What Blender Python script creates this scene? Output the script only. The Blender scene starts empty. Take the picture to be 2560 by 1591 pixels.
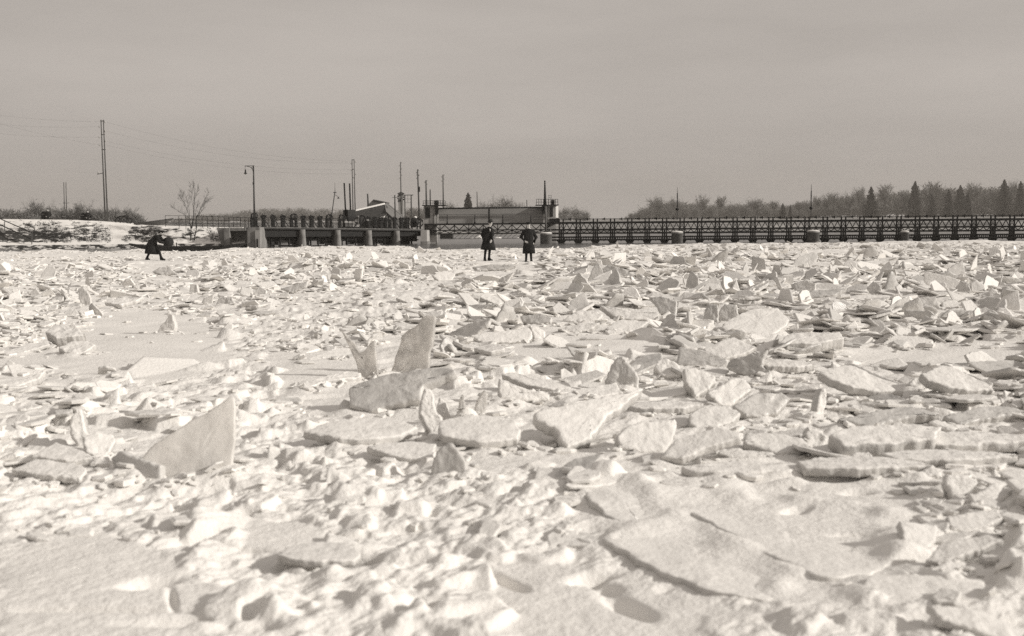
import bpy, bmesh, math, random
import numpy as np
from mathutils import Vector, Matrix

random.seed(7)
RNG = np.random.default_rng(11)
SC = bpy.context.scene
COL = SC.collection

# ------------------------------------------------------------------ camera
CAM_H = 1.75
F = 2702.0                      # focal length in photograph pixels (38 mm on 36 mm, 2560 px wide)
PITCH = math.atan(245.5 / F)
ROLL = math.radians(0.5)
_r0 = Vector((1, 0, 0)); _u0 = Vector((0, math.sin(PITCH), math.cos(PITCH))); _f0 = Vector((0, math.cos(PITCH), -math.sin(PITCH)))
C_R = _r0 * math.cos(ROLL) - _u0 * math.sin(ROLL)
C_U = _u0 * math.cos(ROLL) + _r0 * math.sin(ROLL)
cam_d = bpy.data.cameras.new('camera'); cam = bpy.data.objects.new('camera', cam_d); COL.objects.link(cam)
m = Matrix.Identity(4)
for i in range(3):
    m[i][0] = C_R[i]; m[i][1] = C_U[i]; m[i][2] = -_f0[i]; m[i][3] = (0, 0, CAM_H)[i]
cam.matrix_world = m
cam_d.sensor_width = 36; cam_d.lens = 38.0; cam_d.clip_start = 0.05; cam_d.clip_end = 3000
cam_d.dof.use_dof = True; cam_d.dof.focus_distance = 34.0; cam_d.dof.aperture_fstop = 2.3
SC.camera = cam

# ------------------------------------------------------------------ sky, sun, exposure
SUN_EL, SUN_AZ = math.radians(24), math.radians(103)      # azimuth clockwise from +Y: from the right, a little to the camera's side
world = bpy.data.worlds.new('World'); SC.world = world; world.use_nodes = True
nt = world.node_tree; nt.nodes.clear()
o_ = nt.nodes.new('ShaderNodeOutputWorld'); bg = nt.nodes.new('ShaderNodeBackground')
sky = nt.nodes.new('ShaderNodeTexSky'); sky.sky_type = 'NISHITA'; sky.sun_disc = False
sky.sun_elevation = SUN_EL; sky.sun_rotation = SUN_AZ; sky.dust_density = 6.0; sky.air_density = 1.5
bw = nt.nodes.new('ShaderNodeRGBToBW'); mr = nt.nodes.new('ShaderNodeMapRange')
mr.inputs[1].default_value = 0.0; mr.inputs[2].default_value = 12.0; mr.inputs[3].default_value = 3.9; mr.inputs[4].default_value = 7.4
tc = nt.nodes.new('ShaderNodeTexCoord'); mp = nt.nodes.new('ShaderNodeMapping'); mp.inputs['Scale'].default_value = (1.0, 1.0, 5.0)
nz = nt.nodes.new('ShaderNodeTexNoise'); nz.inputs['Scale'].default_value = 1.7; nz.inputs['Detail'].default_value = 7; nz.inputs['Roughness'].default_value = 0.55
mr2 = nt.nodes.new('ShaderNodeMapRange'); mr2.inputs[1].default_value = 0.3; mr2.inputs[2].default_value = 0.7; mr2.inputs[3].default_value = 0.86; mr2.inputs[4].default_value = 1.12
mul = nt.nodes.new('ShaderNodeMath'); mul.operation = 'MULTIPLY'
vm = nt.nodes.new('ShaderNodeVectorMath'); vm.operation = 'SCALE'; vm.inputs[0].default_value = (1.0, 0.918, 0.845)
L = nt.links
L.new(sky.outputs[0], bw.inputs[0]); L.new(bw.outputs[0], mr.inputs[0]); L.new(tc.outputs['Generated'], mp.inputs[0]); L.new(mp.outputs[0], nz.inputs['Vector'])
L.new(nz.outputs[0], mr2.inputs[0]); L.new(mr.outputs[0], mul.inputs[0]); L.new(mr2.outputs[0], mul.inputs[1])
L.new(mul.outputs[0], vm.inputs['Scale']); L.new(vm.outputs[0], bg.inputs[0]); bg.inputs[1].default_value = 0.10; L.new(bg.outputs[0], o_.inputs[0])
sun_d = bpy.data.lights.new('sun', 'SUN'); sun = bpy.data.objects.new('sun', sun_d); COL.objects.link(sun)
sun_d.energy = 3.9; sun_d.angle = math.radians(2.2); sun_d.color = (1.0, 0.95, 0.88)
sv = Vector((math.sin(SUN_AZ) * math.cos(SUN_EL), math.cos(SUN_AZ) * math.cos(SUN_EL), math.sin(SUN_EL)))
sun.rotation_euler = sv.to_track_quat('Z', 'Y').to_euler(); sun.location = (60, -20, 40)
vs = SC.view_settings
vs.view_transform = 'Standard'; vs.look = 'None'; vs.exposure = 0.0; vs.gamma = 1.0; vs.use_curve_mapping = False
SC.cycles.max_bounces = 5; SC.cycles.diffuse_bounces = 3; SC.cycles.transmission_bounces = 6; SC.cycles.volume_bounces = 0
SC.cycles.use_denoising = False

# ------------------------------------------------------------------ pixel -> world
def ray(x, y):
    return _f0 * F + C_R * (x - 1280.0) + C_U * (795.5 - y)
def at(x, y, Y):
    d = ray(x, y); t = Y / d.y
    return Vector((d.x * t, Y, CAM_H + d.z * t))
def onz(x, y, z=0.0):
    d = ray(x, y); t = (z - CAM_H) / d.z
    return Vector((d.x * t, d.y * t, z))
def proj(X, Y, Z):
    """world arrays -> photograph pixels"""
    dx, dy, dz = X, Y, Z - CAM_H
    c = dx * _f0.x + dy * _f0.y + dz * _f0.z
    a = dx * C_R.x + dy * C_R.y + dz * C_R.z
    b = dx * C_U.x + dy * C_U.y + dz * C_U.z
    return 1280.0 + F * a / c, 795.5 - F * b / c

# ------------------------------------------------------------------ materials
def col3(v, w=1.0):
    return (v, v * (1 - 0.026 * w), v * (1 - 0.064 * w), 1)
MATS = {}
def mat(name, v, rough=0.7, var=0.0, scale=4.0, bump=0.0, bscale=30.0, v2=None, metallic=0.0, island=0.0, stretch=None, trans=0.0, spec=0.3, sss=0.0, transm=0.0, objrand=0.0):
    if name in MATS: return MATS[name]
    M = bpy.data.materials.new(name); M.use_nodes = True; MATS[name] = M
    n = M.node_tree.nodes; l = M.node_tree.links; n.clear()
    out = n.new('ShaderNodeOutputMaterial'); p = n.new('ShaderNodeBsdfPrincipled')
    p.inputs['Roughness'].default_value = rough; p.inputs['Metallic'].default_value = metallic
    p.inputs['Specular IOR Level'].default_value = spec
    v2 = v2 if v2 is not None else max(0.0, v - var)
    tcn = n.new('ShaderNodeTexCoord'); vec = tcn.outputs['Object']
    if stretch:
        mpn = n.new('ShaderNodeMapping'); mpn.inputs['Scale'].default_value = stretch[0]; mpn.inputs['Rotation'].default_value = stretch[1]
        l.new(vec, mpn.inputs[0]); vec = mpn.outputs[0]
    t = n.new('ShaderNodeTexNoise'); t.inputs['Scale'].default_value = scale; t.inputs['Detail'].default_value = 6; t.inputs['Roughness'].default_value = 0.62
    l.new(vec, t.inputs['Vector'])
    cr = n.new('ShaderNodeValToRGB'); cr.color_ramp.elements[0].position = 0.34; cr.color_ramp.elements[1].position = 0.66
    cr.color_ramp.elements[0].color = col3(v2); cr.color_ramp.elements[1].color = col3(v)
    l.new(t.outputs[0], cr.inputs[0]); c = cr.outputs[0]
    if island:
        g = n.new('ShaderNodeNewGeometry'); mrn = n.new('ShaderNodeMapRange'); mrn.inputs[3].default_value = 1 - island; mrn.inputs[4].default_value = 1.0
        l.new(g.outputs['Random Per Island'], mrn.inputs[0])
        mx = n.new('ShaderNodeVectorMath'); mx.operation = 'SCALE'; l.new(c, mx.inputs[0]); l.new(mrn.outputs[0], mx.inputs['Scale']); c = mx.outputs[0]
    if objrand:
        oi = n.new('ShaderNodeObjectInfo'); mo = n.new('ShaderNodeMapRange'); mo.inputs[3].default_value = 1 - objrand; l.new(oi.outputs['Random'], mo.inputs[0])
        mq = n.new('ShaderNodeVectorMath'); mq.operation = 'SCALE'; l.new(c, mq.inputs[0]); l.new(mo.outputs[0], mq.inputs['Scale']); c = mq.outputs[0]
    l.new(c, p.inputs['Base Color'])
    if bump:
        t2 = n.new('ShaderNodeTexNoise'); t2.inputs['Scale'].default_value = bscale; t2.inputs['Detail'].default_value = 5; t2.inputs['Roughness'].default_value = 0.6
        l.new(vec, t2.inputs['Vector'])
        b = n.new('ShaderNodeBump'); b.inputs['Strength'].default_value = 1.0; b.inputs['Distance'].default_value = bump
        l.new(t2.outputs[0], b.inputs['Height']); l.new(b.outputs[0], p.inputs['Normal'])
    if transm: p.inputs['Transmission Weight'].default_value = transm; p.inputs['IOR'].default_value = 1.31
    if sss:
        p.inputs['Subsurface Weight'].default_value = sss; p.inputs['Subsurface Radius'].default_value = (0.05, 0.05, 0.05); p.inputs['Subsurface Scale'].default_value = 1.0
    sh = p.outputs[0]
    if trans:
        tr = n.new('ShaderNodeBsdfTranslucent'); l.new(c, tr.inputs[0]); ms = n.new('ShaderNodeMixShader'); ms.inputs[0].default_value = trans
        l.new(p.outputs[0], ms.inputs[1]); l.new(tr.outputs[0], ms.inputs[2]); sh = ms.outputs[0]
    l.new(sh, out.inputs[0])
    return M
SNOW = mat('snow', 0.80, 0.85, 0.07, 1.3, 0.013, 24.0, spec=0.15)
SLABSNOW = mat('slab_snow', 0.81, 0.72, 0.09, 2.2, 0.012, 20.0, spec=0.25, objrand=0.07)
ICE = mat('clear_ice', 0.95, 0.22, 0.34, 6.5, 0.010, 16.0, spec=0.5, trans=0.30, transm=0.40)
SAILICE = mat('sail_ice', 0.92, 0.35, 0.14, 4.0, 0.006, 18.0, spec=0.5, trans=0.25, transm=0.15)
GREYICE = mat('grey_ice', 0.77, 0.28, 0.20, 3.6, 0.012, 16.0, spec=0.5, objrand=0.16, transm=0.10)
RUBBLE = mat('rubble_snow', 0.83, 0.8, 0.08, 0.9, 0.015, 16.0, island=0.22, spec=0.2)
IRON = mat('black_iron', 0.014, 0.7, 0.008, 3.0, 0.002, 60.0)
IRONGREY = mat('worn_iron', 0.05, 0.6, 0.025, 5.0, 0.002, 60.0)
CONC = mat('concrete', 0.28, 0.85, 0.14, 2.5, 0.01, 18.0, stretch=((1, 1, 0.35), (0, 0, 0)))
PLASTER = mat('plaster', 0.42, 0.85, 0.08, 2.0, 0.004, 20.0)
WOODPOLE = mat('pole_wood', 0.10, 0.8, 0.05, 6.0, 0.004, 40.0, stretch=((1, 1, 0.1), (0, 0, 0)))
TARRED = mat('tarred_wood', 0.020, 0.55, 0.010, 6.0, 0.004, 30.0, stretch=((0.2, 1, 1), (0, 0, 0)))
GREYWOOD = mat('grey_wood', 0.13, 0.75, 0.05, 5.0, 0.004, 30.0, stretch=((0.2, 1, 1), (0, 0, 0)))
SHINGLE = mat('dark_shingles', 0.055, 0.85, 0.025, 3.0, 0.01, 14.0)  # dark tone also carries the shade of the barn's front slope
TILE = mat('grey_tiles', 0.17, 0.85, 0.05, 3.0, 0.01, 14.0)
BARK = mat('bark', 0.055, 0.9, 0.025, 3.0)
TWIG = mat('twigs', 0.17, 0.9, 0.03, 0.5)  # lightened tone: part of the distance haze is put into this colour
NEEDLE = mat('needles', 0.085, 0.9, 0.03, 0.7)
CLOTH = mat('black_wool', 0.020, 0.95, 0.010, 9.0, 0.004, 90.0)
CLOTH2 = mat('dark_trousers', 0.012, 0.95, 0.005, 9.0, 0.003, 90.0)
HAT = mat('felt_hat', 0.035, 0.9, 0.015, 12.0)
SKIN = mat('skin', 0.58, 0.6, 0.05, 20.0)
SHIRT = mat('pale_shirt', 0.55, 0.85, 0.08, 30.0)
GATEGREY = mat('gate_paint', 0.34, 0.7, 0.04, 1.2, 0.004, 14.0)
RUBBERM = mat('rubber', 0.02, 0.7, 0.01, 10.0)
WIRE = mat('wire', 0.05, 0.6, 0.01, 1.0)
TARP = mat('tarpaulin', 0.022, 0.8, 0.01, 5.0, 0.01, 12.0)
DARKGRASS = mat('dead_grass', 0.075, 0.95, 0.045, 3.0)
WATER = mat('dark_water', 0.09, 0.25, 0.03, 0.05, 0.02, 0.8, spec=0.5)
HAZYLAND = mat('far_snow', 0.40, 0.9, v2=0.05, scale=0.09, stretch=((1, 2.5, 1), (0, 0, 0.3)))

# ------------------------------------------------------------------ helpers
def tag(o, label=None, cat=None, group=None, kind=None):
    if label: o['label'] = label
    if cat: o['category'] = cat
    if group: o['group'] = group
    if kind: o['kind'] = kind
    return o
def empty(name, loc, label=None, cat=None, group=None, rz=0.0):
    o = bpy.data.objects.new(name, None); COL.objects.link(o); o.location = loc; o.rotation_euler = (0, 0, rz)
    o.empty_display_size = 0.2
    return tag(o, label, cat, group)
def mesh_np(name, V, faces, mt, smooth=False):
    me = bpy.data.meshes.new(name); me.from_pydata([tuple(v) for v in V], [], faces); me.materials.append(mt)
    if smooth: me.polygons.foreach_set('use_smooth', np.ones(len(me.polygons), bool))
    me.update(); return me
class MB:
    """collects solid pieces in world coordinates; build() makes ONE object relative to its parent / origin"""
    def __init__(s): s.v = []; s.f = []
    def add(s, vs, fs):
        b = len(s.v); s.v += [Vector(v) for v in vs]; s.f += [tuple(i + b for i in f) for f in fs]; return s
    def box(s, lo, hi):
        x0, y0, z0 = lo; x1, y1, z1 = hi
        return s.add([(x0,y0,z0),(x1,y0,z0),(x1,y1,z0),(x0,y1,z0),(x0,y0,z1),(x1,y0,z1),(x1,y1,z1),(x0,y1,z1)],
                     [(0,3,2,1),(4,5,6,7),(0,1,5,4),(1,2,6,5),(2,3,7,6),(3,0,4,7)])
    def beam(s, a, b, w, h=None):
        a = Vector(a); b = Vector(b); h = h or w; d = (b - a)
        if d.length < 1e-6: return s
        d.normalize(); ref = Vector((0, 0, 1)) if abs(d.z) < 0.9 else Vector((0, 1, 0))
        sd = d.cross(ref).normalized() * (w / 2); up = sd.cross(d).normalized() * (h / 2)
        vs = [a - sd - up, a + sd - up, a + sd + up, a - sd + up, b - sd - up, b + sd - up, b + sd + up, b - sd + up]
        return s.add(vs, [(0,3,2,1),(4,5,6,7),(0,1,5,4),(1,2,6,5),(2,3,7,6),(3,0,4,7)])
    def tube(s, pts, rs, n=8, caps=True):
        pts = [Vector(p) for p in pts]
        if not hasattr(rs, '__len__'): rs = [rs] * len(pts)
        rings = []
        for i, p in enumerate(pts):
            d = (pts[min(i + 1, len(pts) - 1)] - pts[max(i - 1, 0)]).normalized()
            ref = Vector((0, 0, 1)) if abs(d.z) < 0.9 else Vector((0, 1, 0))
            a = d.cross(ref).normalized(); b = a.cross(d).normalized()
            rings.append([p + (a * math.cos(2 * math.pi * k / n) + b * math.sin(2 * math.pi * k / n)) * rs[i] for k in range(n)])
        base = []; fs = []
        for r in rings: base += r
        for i in range(len(pts) - 1):
            for k in range(n):
                fs.append((i*n+k, i*n+(k+1) % n, (i+1)*n+(k+1) % n, (i+1)*n+k))
        if caps: fs.append(tuple(range(n))[::-1]); fs.append(tuple((len(pts)-1)*n + k for k in range(n)))
        return s.add(base, fs)
    def lathe(s, c, prof, n=20, ax='z'):
        c = Vector(c); vs = []; fs = []
        for r, z in prof:
            for k in range(n):
                a = 2 * math.pi * k / n
                if ax == 'z': vs.append(c + Vector((r * math.cos(a), r * math.sin(a), z)))
                else: vs.append(c + Vector((r * math.cos(a), z, r * math.sin(a))))
        for i in range(len(prof) - 1):
            for k in range(n): fs.append((i*n+k, i*n+(k+1) % n, (i+1)*n+(k+1) % n, (i+1)*n+k))
        fs.append(tuple(range(n))[::-1]); fs.append(tuple((len(prof)-1)*n + k for k in range(n)))
        return s.add(vs, fs)
    def prism(s, poly, off):
        """closed solid: polygon (world points) swept by the vector off"""
        n = len(poly); off = Vector(off); p = [Vector(q) for q in poly]
        vs = p + [q + off for q in p]
        fs = [tuple(range(n)), tuple(range(2*n-1, n-1, -1))] + [(k, k + n, (k+1) % n + n, (k+1) % n) for k in range(n)]
        return s.add(vs, fs)
    def torus(s, c, R, r, n=20, k=6, ax=Vector((0, 1, 0))):
        c = Vector(c); ax = Vector(ax).normalized(); ref = Vector((0, 0, 1)) if abs(ax.z) < 0.9 else Vector((1, 0, 0))
        a = ax.cross(ref).normalized(); b = a.cross(ax).normalized(); vs = []; fs = []
        for i in range(n):
            t = 2 * math.pi * i / n; d = a * math.cos(t) + b * math.sin(t)
            for j in range(k):
                q = 2 * math.pi * j / k; vs.append(c + d * (R + r * math.cos(q)) + ax * (r * math.sin(q)))
        for i in range(n):
            for j in range(k):
                fs.append((i*k+j, ((i+1) % n)*k+j, ((i+1) % n)*k+(j+1) % k, i*k+(j+1) % k))
        return s.add(vs, fs)
    def build(s, name, mt, parent=None, smooth=False, origin=None, fixn=True):
        if parent is not None:
            inv = world_of(parent).inverted(); vs = [inv @ v for v in s.v]; loc = None
        else:
            loc = Vector(origin) if origin is not None else sum(s.v, Vector()) / len(s.v)
            if origin is None: loc.z = min(v.z for v in s.v)
            vs = [v - loc for v in s.v]
        me = mesh_np(name, vs, s.f, mt, smooth)
        if fixn:
            bm = bmesh.new(); bm.from_mesh(me); bmesh.ops.recalc_face_normals(bm, faces=bm.faces); bm.to_mesh(me); bm.free()
        o = bpy.data.objects.new(name, me); COL.objects.link(o)
        if parent is not None: o.parent = parent
        else: o.location = loc
        return o
def world_of(o):
    M = Matrix.LocRotScale(o.location, o.rotation_euler.to_quaternion() if o.rotation_mode != 'QUATERNION' else o.rotation_quaternion, o.scale)
    return world_of(o.parent) @ M if o.parent else M
def copy_tree(o, parent=None):
    c = o.copy(); COL.objects.link(c)
    if parent is not None: c.parent = parent
    for ch in list(o.children): copy_tree(ch, c)
    return c

# ------------------------------------------------------------------ noise
_perm = np.random.default_rng(5).permutation(4096).astype(np.int64)
def _hash(i, j):
    return _perm[(_perm[i & 4095] + j) & 4095] / 4096.0
def vnoise(x, y):
    i = np.floor(x).astype(np.int64); j = np.floor(y).astype(np.int64); fx = x - i; fy = y - j
    fx = fx * fx * fx * (fx * (fx * 6 - 15) + 10); fy = fy * fy * fy * (fy * (fy * 6 - 15) + 10)
    a = _hash(i, j); b = _hash(i + 1, j); c = _hash(i, j + 1); d = _hash(i + 1, j + 1)
    return (a + (b - a) * fx) * (1 - fy) + (c + (d - c) * fx) * fy - 0.5
def fbm(x, y, o=4, g=0.5):
    s = np.zeros_like(x); a = 1.0
    for k in range(o):
        s += a * vnoise(x + 17.3 * k, y - 9.1 * k); x = x * 2.03; y = y * 2.03; a *= g
    return s
def smooth(e0, e1, x):
    t = np.clip((x - e0) / (e1 - e0), 0, 1); return t * t * (3 - 2 * t)
def inpoly(px, py, poly):
    r = np.zeros(np.shape(px), bool); n = len(poly); j = n - 1
    for i in range(n):
        xi, yi = poly[i]; xj, yj = poly[j]
        r ^= ((yi > py) != (yj > py)) & (px < (xj - xi) * (py - yi) / (yj - yi + 1e-9) + xi)
        j = i
    return r
# ------------------------------------------------------------------ the jammed river ice
EDGE_U = np.array([-400, 0, 330, 560, 640, 1000, 1060, 1120, 1400, 1500, 1600, 2560, 3000.0])
EDGE_Y = np.array([85, 85, 86, 91, 91, 91, 84, 79, 80, 87, 90, 91, 91.0])
def edge_y(X, Y):
    u = 1280 + F * X / np.maximum(Y, 1.0)
    return np.interp(u, EDGE_U, EDGE_Y) + 1.6 * vnoise(X * 0.55, X * 0 + 3.3) + 1.2 * vnoise(X * 1.7, X * 0 + 8.1)
def z_level(Y):
    return -0.40 * smooth(50, 84, Y)
def hbase(X, Y):
    h = z_level(Y) + 0.20 * fbm(X * 0.16 + 3.1, Y * 0.16 + 1.7, 3) * smooth(6, 22, Y) + 0.055 * fbm(X * 0.55, Y * 0.55, 2)
    return h
def hb(x, y): return float(hbase(np.array([x]), np.array([y]))[0])
def ground_at(px, py, it=14):
    z = 0.0
    for _ in range(it):
        p = onz(px, py, z); z = 0.5 * z + 0.5 * hb(p.x, p.y)
    p = onz(px, py, z); return Vector((p.x, p.y, z))

# regions of the jam, given by the ground they cover
FLAT = [[(1240, 835), (1480, 815), (1690, 850), (1680, 905), (1500, 900), (1330, 925), (1240, 880)],
        [(2010, 870), (2600, 850), (2600, 905), (2280, 930), (2150, 905), (2000, 895)],
        [(1150, 1130), (1500, 1140), (2000, 1150), (2280, 1210), (2320, 1400), (2250, 1500), (2050, 1520), (1700, 1480), (1580, 1380), (1480, 1300), (1500, 1230), (1430, 1180), (1200, 1190)],
        [(1150, 1440), (1330, 1380), (1700, 1490), (1900, 1540), (1700, 1600), (1250, 1600)],
        [(260, 780), (420, 770), (560, 830), (600, 900), (420, 960), (150, 930), (0, 920), (0, 870), (180, 860)],
        [(660, 890), (880, 880), (900, 960), (830, 1010), (700, 990)],
        [(0, 1390), (250, 1330), (420, 1400), (560, 1480), (500, 1600), (0, 1600)],
        [(560, 1290), (760, 1310), (880, 1360), (780, 1400), (600, 1370)],
        [(760, 1000), (1050, 1010), (1330, 1110), (1100, 1120), (900, 1090)]]
BAND = [[(560, 830), (760, 740), (1120, 690), (1110, 770), (1000, 800), (960, 830), (880, 820), (860, 870), (700, 880), (700, 1020), (900, 1100), (1000, 1150), (1200, 1200),
         (1420, 1210), (1420, 1300), (1250, 1420), (1100, 1560), (700, 1600), (560, 1480), (420, 1390), (250, 1320), (0, 1330), (0, 1180), (250, 1210), (560, 1230), (600, 1000), (420, 960)],
        [(300, 950), (420, 960), (600, 960), (620, 1000), (480, 1010), (360, 1060), (280, 1010)]]
def zone(px, py):
    z = np.ones(np.shape(px))
    for q in BAND: z = np.where(inpoly(px, py, q), 2.0, z)
    for q in FLAT: z = np.where(inpoly(px, py, q), 0.0, z)
    return z

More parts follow.
